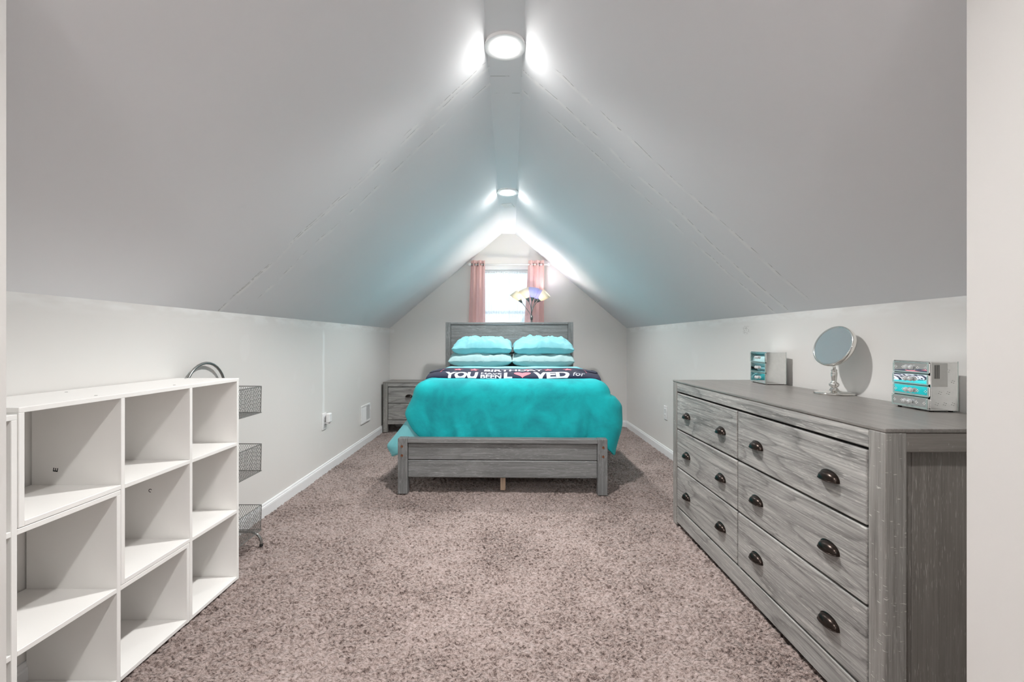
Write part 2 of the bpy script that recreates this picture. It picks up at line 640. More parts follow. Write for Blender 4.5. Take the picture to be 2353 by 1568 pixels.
# baseboards with a moulded top edge
BBP = [(0.0, -0.01), (0.0135, -0.01), (0.0135, 0.050), (0.0125, 0.053), (0.0125, 0.057), (0.009, 0.061),
       (0.0075, 0.069), (0.005, 0.0735), (0.0, 0.0745)]


def baseboard(name, p0, p1, nrm):
    rows = [[(p[0] + nrm[0] * o, p[1] + nrm[1] * o, z) for o, z in BBP] for p in (p0, p1)]
    mb = MB().grid(rows)
    n = len(BBP)
    mb.f += [tuple(range(n)), tuple(range(n, 2 * n))]
    struct(mb.obj(name, BASE_WHITE))


baseboard('baseboard_left', (XL, PY1), (XL, YB), (1, 0))
baseboard('baseboard_right', (XR, PY1), (XR, YB), (-1, 0))
baseboard('baseboard_back', (XL + 0.0135, YB), (XR - 0.0135, YB), (0, -1))

# ------------------------------------------------------------------ window in the gable
win = struct(bpy.data.objects.new('window_1', None))
COL.objects.link(win)
fy0, fy1 = YB + 0.03, YB + 0.11
for nm, d in (('window_frame', (WX0, WX0 + 0.035, fy0, fy1, WZ0, WZ1)), ('window_frame', (WX1 - 0.035, WX1, fy0, fy1, WZ0, WZ1)),
              ('window_frame', (WX0, WX1, fy0, fy1, WZ1 - 0.035, WZ1)), ('window_frame', (WX0, WX1, fy0, fy1, WZ0, WZ0 + 0.035)),
              ('window_sash', (WX0 + 0.035, WX1 - 0.035, fy0 + 0.02, fy1 - 0.02, 1.43, 1.465)),
              ('window_sill', (WX0 - 0.05, WX1 + 0.05, YB - 0.035, YB + 0.03, WZ0 - 0.025, WZ0)),
              ('window_casing', (WX0 - 0.05, WX0, YB - 0.014, YB, WZ0, WZ1 + 0.05)),
              ('window_casing', (WX1, WX1 + 0.05, YB - 0.014, YB, WZ0, WZ1 + 0.05)),
              ('window_casing', (WX0, WX1, YB - 0.014, YB, WZ1, WZ1 + 0.05))):
    box_part(nm, d, BASE_WHITE, win, 0.003)
MB().box(WX0 + 0.035, WX1 - 0.035, YB + 0.065, YB + 0.07, WZ0 + 0.035, 1.43).obj('window_pane', GLASS, win)
MB().box(WX0 + 0.035, WX1 - 0.035, YB + 0.065, YB + 0.07, 1.465, WZ1 - 0.035).obj('window_pane', GLASS, win)

# trees outside, seen only as a haze through the sheers
LEAF = simple('outdoor_foliage', srgb(96, 122, 108), 0.8, nscale=2.0, namt=0.35)
BARK = simple('outdoor_bark', srgb(90, 80, 72), 0.9)


def tree(label, x, y, z0, h, r, seed):
    rnd = random.Random(seed)
    t = thing('garden_tree', label, 'tree', (x, y, z0), 0, 'trees outside the window')
    MB().tube([(0, 0, 0), (0.1, 0, h * .4), (0, .1, h * .7)], [0.16, 0.12, 0.05], 8).obj('trunk', BARK, t, True)
    bm = bmesh.new()
    for i in range(26):
        a, e = rnd.uniform(0, 6.28), rnd.uniform(-.6, 1.2)
        c = Vector((math.cos(a) * math.cos(e) * r * .7, math.sin(a) * math.cos(e) * r * .7, h * .72 + math.sin(e) * r * .7))
        res = bmesh.ops.create_icosphere(bm, subdivisions=2, radius=rnd.uniform(.25, .45) * r, matrix=Matrix.Translation(c))
        for p in res['verts']:
            p.co += Vector((rnd.gauss(0, .05), rnd.gauss(0, .05), rnd.gauss(0, .05))) * r
    me = bpy.data.meshes.new('crown')
    bm.to_mesh(me)
    bm.free()
    link('crown', me, LEAF, t)


tree('leafy garden tree showing low behind the left half of the sheer curtain', -1.7, 13.0, -3.0, 4.9, 1.25, 1)
tree('leafy garden tree showing low behind the right half of the sheer curtain', 1.3, 15.0, -3.0, 5.2, 1.25, 2)


# ------------------------------------------------------------------ ceiling downlights
def downlight(y, label, dim=1.0):
    z, a, b = ridge(y)
    cx = (a + b) / 2
    t = thing('downlight', label, 'light', (cx, y, z), 0, 'round downlights along the ridge')
    hw = (b - a) / 2 - 0.001
    R, ri, zb = 0.104, 0.0625, -0.012

    def clip(r, k, z, n=48):
        ang = 2 * math.pi * k / n
        lim = hw + (-z) * 1.05
        return (max(-lim, min(lim, r * math.cos(ang))), r * math.sin(ang), z)
    rows = [[clip(r, k, z) for k in range(48)] for r, z in ((R, 0.0), (R, zb * .6), (R - .004, zb), (ri + .006, zb - .001), (ri, zb + .002), (ri - .001, 0.0))]
    autosmooth(MB().grid(rows, True).obj('trim_ring', WHITE_PL, t))
    mb = MB()
    mb.grid([[(r * math.cos(2 * math.pi * k / 48), r * math.sin(2 * math.pi * k / 48), z) for k in range(48)]
             for r, z in ((ri, zb + .001), (ri * .8, zb - .004), (ri * .4, zb - .007), (0.001, zb - .008))], True)
    mb.obj('lens', LENS, t, True)
    sp = bpy.data.lights.new('beam', 'SPOT')
    sp.energy, sp.color = BEAM * dim, (1.0, 0.99, 0.975)
    sp.spot_size, sp.spot_blend, sp.shadow_soft_size = math.radians(120), 0.6, 0.055
    so = bpy.data.objects.new('beam', sp)
    COL.objects.link(so)
    so.parent = t
    so.location = (0, 0, -0.026)


downlight(2.163, 'large round lit downlight in the ridge strip, nearest the doorway')
downlight(4.16, 'lit round downlight further along the ridge, above the bed', 0.76)
downlight(0.16, 'lit round downlight in the ridge strip before the doorway, above the viewer', 0.62)

# fill light added out of view behind the viewer: glowing globe on a stem
t = thing('fill_globe', 'added fill light globe, unseen behind the viewer', 'light', (0.0, -1.95, 2.17))
MB().lathe([(0.0, 0.34), (0.06, 0.34), (0.06, 0.315), (0.012, 0.31), (0.012, 0.16), (0.05, 0.155), (0.05, 0.135), (0.0, 0.13)], 24).obj('stem', WHITE_PL, t, True)
MB().lathe([(max(0.001, 0.15 * math.sin(math.pi * k / 16)), 0.15 * math.cos(math.pi * k / 16)) for k in range(17)], 32).obj('glowing_globe', emitter('fill_glow', (1.0, 0.985, 0.965), FILL_LIGHT), t, True)

z, a, b = ridge(4.54)
t = thing('ceiling_plate', 'small white rectangular plate on the ridge strip behind the far downlight', 'vent', ((a + b) / 2 + 0.001, 4.54, z), math.radians(-14))
box_part('plate', (-0.055, 0.055, -0.06, 0.06, -0.007, 0.001), WHITE_PL, t, 0.002)
for i in range(5):
    box_part('slat', (-0.045, 0.045, -0.048 + i * 0.022, -0.036 + i * 0.022, -0.0085, -0.006), WHITE_PL, t, 0.0008)


# ------------------------------------------------------------------ wall fittings
def outlet(label, x, y, z, nx, w, h):
    t = thing('wall_outlet', label, 'outlet', (x, y, z))
    s = nx
    d = sorted((0, s * 0.007))
    box_part('plate', (d[0], d[1], -w / 2, w / 2, -h / 2, h / 2), WHITE_PL, t, 0.003, 2)
    for zz in (-0.026, 0.026):
        d = sorted((s * 0.006, s * 0.0095))
        sk = box_part('socket', (d[0], d[1], -0.017, 0.017, zz - 0.015, zz + 0.015), WHITE_PL, t, 0.003)
        for yy in (-0.007, 0.007):
            d = sorted((s * 0.009, s * 0.0099))
            box_part('slot', (d[0], d[1], yy - 0.0012, yy + 0.0012, zz - 0.006, zz + 0.006), BLACKP, sk, 0.0002)
    d = sorted((s * 0.006, s * 0.0085))
    box_part('screw', (d[0], d[1], -0.003, 0.003, -0.003, 0.003), STEEL, t, 0.001)
    return t


outlet('white wall socket low on the left wall with a plug-in night light', XL, 3.632, 0.42, 1, 0.08, 0.135)
outlet('white wall socket low on the right wall past the dresser', XR, 4.234, 0.396, -1, 0.08, 0.13)
t = thing('plug_in_night_light', 'white plug-in night light sticking out of the left wall socket', 'night light', (XL + 0.010, 3.655, 0.44))
box_part('body', (0.008, 0.040, -0.028, 0.028, -0.030, 0.045), WHITE_PL, t, 0.009, 3)
box_part('foot', (0.0, 0.03, -0.020, 0.020, -0.042, -0.024), WHITE_PL, t, 0.006, 2)

# heating register
t = thing('wall_register', 'white wall register with two banks of upright louvres, near the nightstand', 'vent', (XL, 4.684, 0.317))
hy, hz = 0.145, 0.094
for d in ((-hy, hy, hz - 0.020, hz), (-hy, hy, -hz, -hz + 0.020), (-hy, -hy + 0.022, -hz + .02, hz - .02), (hy - 0.022, hy, -hz + .02, hz - .02), (-0.009, 0.009, -hz + .02, hz - .02)):
    box_part('frame_bar', (0, 0.011, *d), WHITE_PL, t, 0.003)
box_part('backing', (0.0005, 0.0015, -hy + .02, hy - .02, -hz + .02, hz - .02), simple('register_cavity', srgb(96, 96, 96), 0.7), t, 0.0003)
sl = {}
for bank, ang in ((-1, 50), (1, -18)):
    for i in range(11):
        yc = bank * 0.066 + (i - 5) * 0.0104
        if bank not in sl:
            bm = MB().box(-0.0055, 0.0055, -0.0008, 0.0008, -hz + .02, hz - .02)
            sl[bank] = bm.mesh('louvre')
        o = link('louvre', sl[bank], WHITE_PL, t)
        o.location = (0.0065, yc, 0)
        o.rotation_euler = (0, 0, math.radians(ang))
box_part('lever', (0.009, 0.02, hy - 0.016, hy - 0.008, 0.02, 0.045), WHITE_PL, t, 0.002)


# ------------------------------------------------------------------ drawer chests (dresser and nightstand)
def cup_pull(name, parent, x, yf, z, L=0.079, H=0.026, P=0.022):
    """half-cup bronze pull on a face that looks along -y"""
    n, mrow = 20, 8
    rows = []
    for j in range(mrow + 1):
        ph = (math.pi / 2) * j / mrow
        rows.append([(x + L / 2 * math.cos(math.pi * k / n), yf - P * math.sin(math.pi * k / n) ** 0.8 * math.cos(ph) - 0.001,
                      z - H / 2 + H * math.sin(math.pi * k / n) ** 0.8 * math.sin(ph)) for k in range(n + 1)])
    mb = MB().grid(rows)
    # flange on the drawer face
    o, i_ = [], []
    for k in range(n + 1):
        c, s = math.cos(math.pi * k / n), math.sin(math.pi * k / n) ** 0.8
        o.append((x + (L / 2 + .004) * c, yf - .0005, z - H / 2 + (H + .004) * s))
        i_.append((x + (L / 2) * c, yf - .003, z - H / 2 + H * s))
    mb.grid([o, i_])
    # rolled front lip
    lip = [(x + L / 2 * math.cos(math.pi * k / n), yf - P * math.sin(math.pi * k / n) ** 0.8 - 0.001, z - H / 2) for k in range(n + 1)]
    mb.tube(lip, 0.0016, 6)
    return mb.obj(name, BRONZE, parent, True)


def chest(t, Wd, Dp, H, post, cols, rows, apron, rail, pulls, split_side=True):
    """local frame: x across the front (0..Wd), front face looks to -y, y=0 front, y=Dp back"""
    top_t = 0.011
    box_part('top', (0, Wd, 0, Dp, H - top_t, H), WOOD_TOP, t, 0.003, 2)
    for x0 in (0, Wd - post):
        for y0 in (0.001, Dp - post):
            box_part('post', (x0 + .001, x0 + post - .001, y0, y0 + post - .002, 0, H - top_t), WOOD_Z, t, 0.003, 2)
    box_part('apron', (post, Wd - post, 0.003, 0.028, apron, H - top_t), WOOD_X, t, 0.002)
    box_part('bottom_rail', (post, Wd - post, 0.004, 0.028, rail[0], rail[1]), WOOD_X, t, 0.002)
    for xs_ in ((0.003, 0.028), (Wd - 0.028, Wd - 0.003)):
        sgn = -1 if xs_[0] < 0.1 else 1
        box_part('side_apron', (*xs_, post - .002, Dp - post + .002, apron, H - top_t), WOOD_END, t, 0.0025)
        pan = (0.030, 0.042) if sgn < 0 else (Wd - 0.042, Wd - 0.030)
        box_part('side_stile', (*pan, post - .002, post + 0.036, rail[0], apron + .002), WOOD_Z2, t, 0.0008)
        box_part('side_panel', (*pan, post + 0.0375, Dp - post + .002, rail[0], apron + .002), WOOD_Z2, t, 0.0008)
    box_part('carcass', (0.045, Wd - 0.045, 0.022, Dp - 0.012, rail[0] + 0.01, H - top_t - .002), GAP, t, 0.001)
    box_part('back_panel', (0.03, Wd - 0.03, Dp - 0.012, Dp - 0.004, rail[0], H - top_t), WOOD_X, t, 0.001)
    for (x0, x1) in cols:
        for (z0, z1) in rows:
            dr = MB().bbox(x0, x1, 0.002, 0.022, z0, z1, b=0.004, seg=2).obj('drawer', WOOD_X, t)
            for px in pulls:
                cup_pull('cup_pull', dr, x0 + px * (x1 - x0), 0.002, (z0 + z1) / 2 - 0.007)


WOOD_END = wood_mat('grey_wood_end_rail', 1, srgb(118, 113, 108), srgb(132, 127, 122), srgb(146, 142, 138), fleck=0.3, ring=0.1, dash=0.6)
WOOD_Z2 = wood_mat('grey_wood_end_panel', 2, srgb(108, 103, 98), srgb(124, 119, 114), srgb(140, 136, 131), fleck=0.8, ring=0.1)

dresser = thing('dresser', 'long grey wooden six-drawer dresser with bronze cup pulls along the right wall', 'dresser', (0.980, 2.66, 0), -math.pi / 2)
DW = 1.502
chest(dresser, DW, 0.475, 0.8435, 0.058, ((0.063, 0.7435), (0.7515, DW - 0.064)),
      ((0.5655, 0.772), (0.3465, 0.5575), (0.1135, 0.3385)), 0.781, (0.018, 0.104), (0.215, 0.795))
ns = thing('nightstand', 'grey wooden two-drawer nightstand in the left back corner behind the bed', 'nightstand', (-1.485, 5.255, 0), 0)
chest(ns, 0.62, 0.365, 0.594, 0.055, ((0.060, 0.560),), ((0.345, 0.532), (0.150, 0.340)), 0.540, (0.095, 0.145), (0.495,))


# ------------------------------------------------------------------ mirrored boxes and vanity mirror on the dresser
def knob_pair(parent, w, z, y):
    mb = MB()
    for sx in (-1, 1):
        M = Matrix.Translation((w + sx * 0.010, y, z)) @ Matrix.Rotation(math.pi / 2, 4, 'X')
        mb.lathe([(0.001, 0.013), (0.006, 0.011), (0.009, 0.006), (0.006, 0.001), (0.002, 0.0)], 8, M)
    mb.obj('crystal_knob', CRYSTAL, parent)


def mirror_box(label, p1, p2, depth, h, nd, z0, etched, pull_out, feet):
    """drawer face runs from p1 (far end) to p2 (near end); local front looks to -y"""
    p1, p2 = Vector(p1), Vector(p2)
    w = (p2 - p1).length
    ang = math.atan2(p2.y - p1.y, p2.x - p1.x)
    t = thing('mirrored_jewelry_box', label, 'jewelry box', (p1.x, p1.y, z0), ang, 'mirrored boxes on the dresser')
    side = MIRROR_ETCH
    box_part('body', (0.002, w - .002, 0.004, depth - .002, feet + .002, h - .002), GAP, t, 0.001)
    box_part('top_pane', (0, w, 0, depth, h - .004, h), MIRROR, t, 0.0008)
    box_part('bottom_pane', (0, w, 0, depth, feet, feet + .004), MIRROR, t, 0.0008)
    for x0, x1 in ((0, 0.003), (w - .003, w)):
        box_part('side_pane', (x0, x1, 0.0, depth, feet + .004, h - .004), side, t, 0.0006)
        box_part('edge_strip', (x0, x1, depth, depth + .002, feet, h), GLASS_EDGE, t, 0.0004)
    box_part('back_pane', (0.003, w - .003, depth - .003, depth, feet + .004, h - .004), MIRROR, t, 0.0006)
    dh = (h - feet - 0.006) / nd
    for i in range(nd):
        a, b = feet + .003 + i * dh + .0012, feet + .003 + (i + 1) * dh - .0012
        y0 = -0.004 - pull_out[i]
        dr = box_part('drawer', (0.003, w - .003, y0, 0.005, a, b), MIRROR, t, 0.0035)
        fr = MB()
        e = 0.0045
        for d in ((0.003, w - .003, a, a + e), (0.003, w - .003, b - e * .6, b), (0.003, 0.003 + e, a + e, b - e), (w - .003 - e, w - .003, a + e, b - e)):
            fr.box(d[0], d[1], y0 - .0012, y0 + .001, d[2], d[3])
        fr.obj('bevelled_edge', GLASS_EDGE, dr)
        knob_pair(dr, w / 2, (a + b) / 2, y0)
        if etched:
            et = MB()
            for j in range(5):
                xx = w * (0.10 + 0.2 * j)
                if abs(xx - w / 2) < 0.02:
                    continue
                for dx, dz in ((0, .0035), (0, -.0035), (.004, 0), (-.004, 0)):
                    et.box(xx + dx - .0010, xx + dx + .0010, y0 - .0006, y0 + .0002, (a + b) / 2 + dz - .0010, (a + b) / 2 + dz + .0010)
            et.obj('etched_flowers', WHITE_LAM, dr)['kind'] = 'stuff'
    if etched:
        et = MB()
        for iy, yy in enumerate((0.22, 0.52, 0.82)):
            for iz in range(4):
                cy, cz = depth * (yy + (0.12 if iz % 2 else 0)), h * (0.16 + 0.22 * iz)
                if cy > depth - .008:
                    continue
                for k in range(4):
                    a_ = k * math.pi / 2 + .4
                    cy2, cz2 = cy + .0045 * math.cos(a_), cz + .0045 * math.sin(a_)
                    et.box(w, w + .0004, cy2 - .0016, cy2 + .0016, cz2 - .0007, cz2 + .0007)
        et.obj('etched_flowers', simple('etched_grey', srgb(150, 148, 144), 0.5), t)['kind'] = 'stuff'
        st = box_part('sticker', (w, w + .0008, 0.004, 0.052, h * .50, h * .965), simple('clear_sticker', srgb(206, 206, 202), 0.3), t, 0.0003)
        bars = MB()
        for k in range(7):
            yy = 0.010 + k * 0.0026
            bars.box(w + .0007, w + .0011, yy, yy + (.0015 if k % 2 else .0009), h * .66, h * .93)
        bars.obj('dark_stripes', BLACKP, st)
    if feet > 0:
        for xx in (0.012, w - .012):
            for yy in (0.012, depth - .012):
                MB().lathe([(0.006, 0), (0.006, feet + .001)], 10, Matrix.Translation((xx, yy, 0))).obj('foot', BLACKP, t)


TOPZ = 0.8435
mirror_box('small mirrored jewelry box with three drawers at the far end of the dresser', (1.377, 2.53), (1.359, 2.348), 0.098, 0.172, 3, TOPZ, False, (0.0, 0.0, 0.001), 0.003)
mirror_box('etched mirrored jewelry box with four drawers at the near end of the dresser', (1.366, 1.580), (1.360, 1.4347), 0.084, 0.163, 4, TOPZ, True, (0.004, 0.0, 0.002, 0.0), 0.004)

# vanity mirror
vm = thing('vanity_mirror', 'round chrome tabletop mirror on a turned stem, standing on the dresser', 'mirror', (1.414, 1.935, TOPZ))
prof = [(0.0, 0.0), (0.074, 0.0), (0.076, 0.004), (0.074, 0.0075), (0.060, 0.010), (0.030, 0.0125), (0.020, 0.016), (0.014, 0.024),
        (0.010, 0.030)]
MB().lathe(prof, 40).obj('base', CHROME, vm, True)
prof = [(0.010, 0.028), (0.018, 0.035), (0.0195, 0.043), (0.015, 0.049), (0.009, 0.053), (0.0095, 0.060), (0.0115, 0.078), (0.012, 0.092),
        (0.0095, 0.098), (0.0115, 0.101), (0.0115, 0.105), (0.006, 0.108), (0.005, 0.119), (0.0, 0.119)]
MB().lathe(prof, 24).obj('stem', CHROME, vm, True)
nrm = Vector((-0.92, -0.20, 0.36)).normalized()
q = Vector((0, 0, 1)).rotation_difference(nrm)
R = 0.091
Mh = Matrix.Translation((0.0, 0.0, 0.118 + R * 0.985)) @ q.to_matrix().to_4x4()
MB().lathe([(R - .007, 0.009), (R - .003, 0.0115), (R, 0.009), (R + .001, 0.0), (R, -0.009), (R - .003, -0.0115), (R - .007, -0.009)], 56, Mh).obj('rim', CHROME, vm, True)
MB().lathe([(R - .005, 0.0085), (0.0005, 0.0088)], 56, Mh).obj('mirror_face', MIRROR, vm)
MB().lathe([(R - .005, -0.0085), (0.0005, -0.0088)], 56, Mh).obj('mirror_back', MIRROR, vm)


# ------------------------------------------------------------------ cube shelves: two interlocking 3-2-1 step units
PX0, PX1 = -1.503, -1.220      # back and front of the shelves
PT = 0.014                     # board thickness
PITCH = 0.302
YF = 2.013                     # far end
HZ = 0.3005
ZT = 0.906


def board(name, y0, y1, z0, z1, parent, x0=PX0, x1=PX1):
    return box_part(name, (x0 - parent.location.x, x1 - parent.location.x, y0 - parent.location.y, y1 - parent.location.y, z0, z1), WHITE_LAM, parent, 0.001)


ycol = [YF - PITCH * k for k in range(5)]           # far to near column lines
zrow = [0.0, 0.3015, 0.604, ZT]
shA = thing('step_cube_shelf', 'white cube shelf unit turned upside down, its long top row uppermost, on the left', 'shelf', (-1.36, YF, 0))
shB = thing('step_cube_shelf', 'white stepped cube shelf unit fitted under the other, by the left door jamb', 'shelf', (-1.36, YF - 4 * PITCH, 0))
g = 0.0015
# unit A: row 3 (top) columns 1-3 from the far end, row 2 columns 1-2, row 1 column 1
board('top_board', ycol[3] + g, ycol[0] + 0.002, ZT - PT, ZT, shA)
board('side_board', ycol[0] - PT, ycol[0], 0.0, ZT - PT, shA)                       # far end, full height
board('side_board', ycol[3] + g, ycol[3] + g + PT, zrow[2] + g, ZT - PT, shA)       # near end of the top row
board('shelf_board', ycol[3] + g + PT, ycol[2] - PT / 2, zrow[2] + g, zrow[2] + PT + g, shA)
board('shelf_board', ycol[2] + PT / 2, ycol[1] - PT / 2, zrow[2], zrow[2] + PT, shA)
board('shelf_board', ycol[1] + PT / 2, ycol[0] - PT, zrow[2], zrow[2] + PT, shA)
divE = board('divider', ycol[2] - PT / 2, ycol[2] + PT / 2, zrow[1] + g, ZT - PT, shA)
divC = board('divider', ycol[1] - PT / 2, ycol[1] + PT / 2, g, ZT - PT, shA)
board('shelf_board', ycol[2] + PT / 2, ycol[1] - PT / 2, zrow[1] + g, zrow[1] + PT + g, shA)
board('shelf_board', ycol[1] + PT / 2, ycol[0] - PT, zrow[1], zrow[1] + PT, shA)
board('shelf_board', ycol[1] + PT / 2, ycol[0] - PT, g, PT + g, shA)
# unit B: bottom row columns 2-4, middle row columns 3-4, top row column 4
B1, B2, B3, B4 = ycol[1] - PT / 2 - g, ycol[2] - PT / 2 - g, ycol[3] - g, ycol[4]
board('side_board', B1 - PT, B1, 0.0, zrow[1] - PT, shB)
board('top_board', B2, B1, zrow[1] - PT, zrow[1], shB)
board('side_board', B2 - PT, B2, 0.0, zrow[2] - PT, shB)
board('top_board', B3, B2, zrow[2] - PT, zrow[2], shB)
board('divider', B3 - PT, B3, 0.0, ZT - 0.030, shB)
board('top_board', B4 - PT, B3, ZT - 0.030, ZT - 0.016, shB)
board('side_board', B4 - PT, B4, 0.0, ZT - 0.030, shB)
board('shelf_board', B2, B1 - PT, 0.002, 0.002 + PT, shB)
board('shelf_board', B3, B2 - PT, 0.002, 0.002 + PT, shB)
board('shelf_board', B3, B2 - PT, zrow[1] - PT, zrow[1], shB)
board('shelf_board', B4, B3 - PT, 0.002, 0.002 + PT, shB)
board('shelf_board', B4, B3 - PT, zrow[1] - PT, zrow[1], shB)
board('shelf_board', B4, B3 - PT, zrow[2] - PT, zrow[2], shB)
# cam-lock screw caps on the top board
capm = MB().lathe([(0.0, 0.0008), (0.004, 0.0006), (0.0042, -0.0005)], 12).mesh('screw_cap')
for k, (xx, yy) in enumerate(((-1.43, ycol[3] + .03), (-1.26, ycol[2] - .05), (-1.44, ycol[2] + .04), (-1.27, ycol[1] - .02), (-1.44, ycol[0] - .03))):
    o = link('screw_cap', capm, STEEL, shA)
    o.location = (xx - shA.location.x, yy - shA.location.y, ZT + 0.0002)


# ------------------------------------------------------------------ text helper
def text_mesh(body, bold=0.0, shear=0.0):
    cu = bpy.data.curves.new('txt', 'FONT')
    cu.body = body
    cu.offset = bold
    cu.shear = shear
    cu.resolution_u = 4
    o = bpy.data.objects.new('txt', cu)
    COL.objects.link(o)
    bpy.context.view_layer.update()
    dg = bpy.context.evaluated_depsgraph_get()
    me = bpy.data.meshes.new_from_object(o.evaluated_get(dg))
    bpy.data.objects.remove(o)
    bm = bmesh.new()
    bm.from_mesh(me)
    bpy.data.meshes.remove(me)
    bmesh.ops.remove_doubles(bm, verts=bm.verts[:], dist=1e-5)
    lo = [min(p.co[i] for p in bm.verts) for i in (0, 1)]
    hi = [max(p.co[i] for p in bm.verts) for i in (0, 1)]
    for p in bm.verts:
        p.co = ((p.co.x - lo[0]) / (hi[0] - lo[0]), (p.co.y - lo[1]) / (hi[1] - lo[1]), 0)
    return bm


def flat_letter(body, parent, fn, name):
    bm = text_mesh(body, 0.02)
    for p in bm.verts:
        p.co = fn(p.co.x, p.co.y)
    me = bpy.data.meshes.new(name)
    bm.to_mesh(me)
    bm.free()
    return link(name, me, BLACKP, parent)


def on_divider(div, yface, px, pz, size, rot):
    ox, oy = shA.location.x, shA.location.y
    def fn(u, v):
        u, v = (u - .5) * size * .8, (v - .5) * size
        c, s = math.cos(rot), math.sin(rot)
        return (px + u * c - v * s - ox, yface - .0004 - oy, pz + u * s + v * c)
    return fn


flat_letter('E', divE, on_divider(divE, ycol[2] - PT / 2, -1.427, 0.667, 0.0150, math.radians(82)), 'printed_letter')
flat_letter('C', divC, on_divider(divC, ycol[1] - PT / 2, -1.373, 0.501, 0.0135, math.radians(-20)), 'printed_letter')

# ------------------------------------------------------------------ wire basket tower behind the shelves
bt = thing('wire_basket_tower', 'silver three-tier wire mesh basket tower against the left wall behind the cube shelves', 'basket rack', (-1.40, 2.185, 0))
ry0, ry1 = -0.142, 0.150
xb, xf = -0.088, 0.104


def arc_pts():
    pts = [(xb, ry0, 0.02)]
    pts += [(xb, ry0, 0.4), (xb, ry0, 0.80)]
    r = (ry1 - ry0) / 2
    for k in range(1, 16):
        a = math.pi - math.pi * k / 16
        pts.append((xb, (ry0 + ry1) / 2 + r * math.cos(a), 0.82 + r * math.sin(a)))
    pts += [(xb, ry1, 0.80), (xb, ry1, 0.4), (xb, ry1, 0.02)]
    return pts


MB().tube(arc_pts(), 0.0065, 10).obj('arched_frame', STEEL, bt, True)
for yy in (ry0 + .004, ry1 - .004):
    pts = [(xb, yy, 0.075), (xf - 0.06, yy, 0.075)]
    for k in range(1, 9):
        a = math.pi / 2 * (1 - k / 8)
        pts.append((xf - 0.06 + 0.06 * math.cos(a), yy, 0.015 + 0.06 * math.sin(a)))
    pts.append((xf, yy, 0.004))
    ft = MB().tube(pts, 0.0065, 10).obj('leg', STEEL, bt, True)
    MB().lathe([(0.0, 0.0), (0.009, 0.0), (0.009, 0.012), (0.0, 0.014)], 12, Matrix.Translation((xf, yy, 0.0))).obj('foot_cap', BLACKP, ft)


def wire_panel(mb, o, u, v, nu, nv):
    """crossed diagonal wires over the parallelogram o + a*u + b*v"""
    o, u, v = Vector(o), Vector(u), Vector(v)
    lu, lv = u.length, v.length
    eu, ev = u / lu, v / lv
    nrm_ = eu.cross(ev)
    sp = 0.0115
    slope = 1.75
    w = 0.0005

    def seg(p, q):
        d = (q - p).normalized()
        s = nrm_.cross(d) * w
        n_ = nrm_ * w
        vs = [p + s + n_, p - s + n_, p - s - n_, p + s - n_, q + s + n_, q - s + n_, q - s - n_, q + s - n_]
        mb.add(vs, [(0, 1, 5, 4), (1, 2, 6, 5), (2, 3, 7, 6), (3, 0, 4, 7)])
    k = -lv / slope
    while k < lu:
        for sgn in (1, -1):
            a0, b0 = (k, 0.0)
            a1, b1 = (k + lv / slope, lv)
            if a0 < 0:
                b0 += -a0 * slope
                a0 = 0
            if a1 > lu:
                b1 -= (a1 - lu) * slope
                a1 = lu
            if b1 - b0 > 0.002:
                if sgn < 0:
                    seg(o + eu * a0 + ev * (lv - b0), o + eu * a1 + ev * (lv - b1))
                else:
                    seg(o + eu * a0 + ev * b0, o + eu * a1 + ev * b1)
        k += sp


for zb, zt in ((0.085, 0.216), (0.395, 0.536), (0.700, 0.838)):
    bk = thing('basket', '', '', (0, 0, 0))
    del bk['label'], bk['category']
    bk.parent = bt
    x0, x1, y0, y1 = xb + 0.010, xf, ry0 + 0.006, ry1 - 0.002
    q = 0.004
    for nm, o, u, v in (('mesh_front', (x1 - q, y0 + q, zb), (0, y1 - y0 - 2 * q, 0), (q, 0, zt - zb)),
                        ('mesh_back', (x0, y0, zb), (0, y1 - y0, 0), (0, 0, zt - zb)),
                        ('mesh_end', (x0, y0 + q, zb), (x1 - x0, 0, 0), (0, -q, zt - zb)),
                        ('mesh_end', (x0, y1 - q, zb), (x1 - x0, 0, 0), (0, q, zt - zb)),
                        ('mesh_floor', (x0, y0, zb), (x1 - x0, 0, 0), (0, y1 - y0, 0))):
        mb = MB()
        wire_panel(mb, o, u, v, 0, 0)
        mb.obj(nm, STEEL_D, bk)
    for zz in (zb, zt):
        MB().tube([(x0, y0, zz), (x1, y0, zz), (x1, y1, zz), (x0, y1, zz), (x0, y0 - .001, zz)], 0.0022, 6).obj('rim_wire', STEEL_D, bk)
    for yy in (y0, y1):
        MB().tube([(x1 - q, yy, zb), (x1, yy, zt)], 0.0018, 6).obj('corner_wire', STEEL_D, bk)

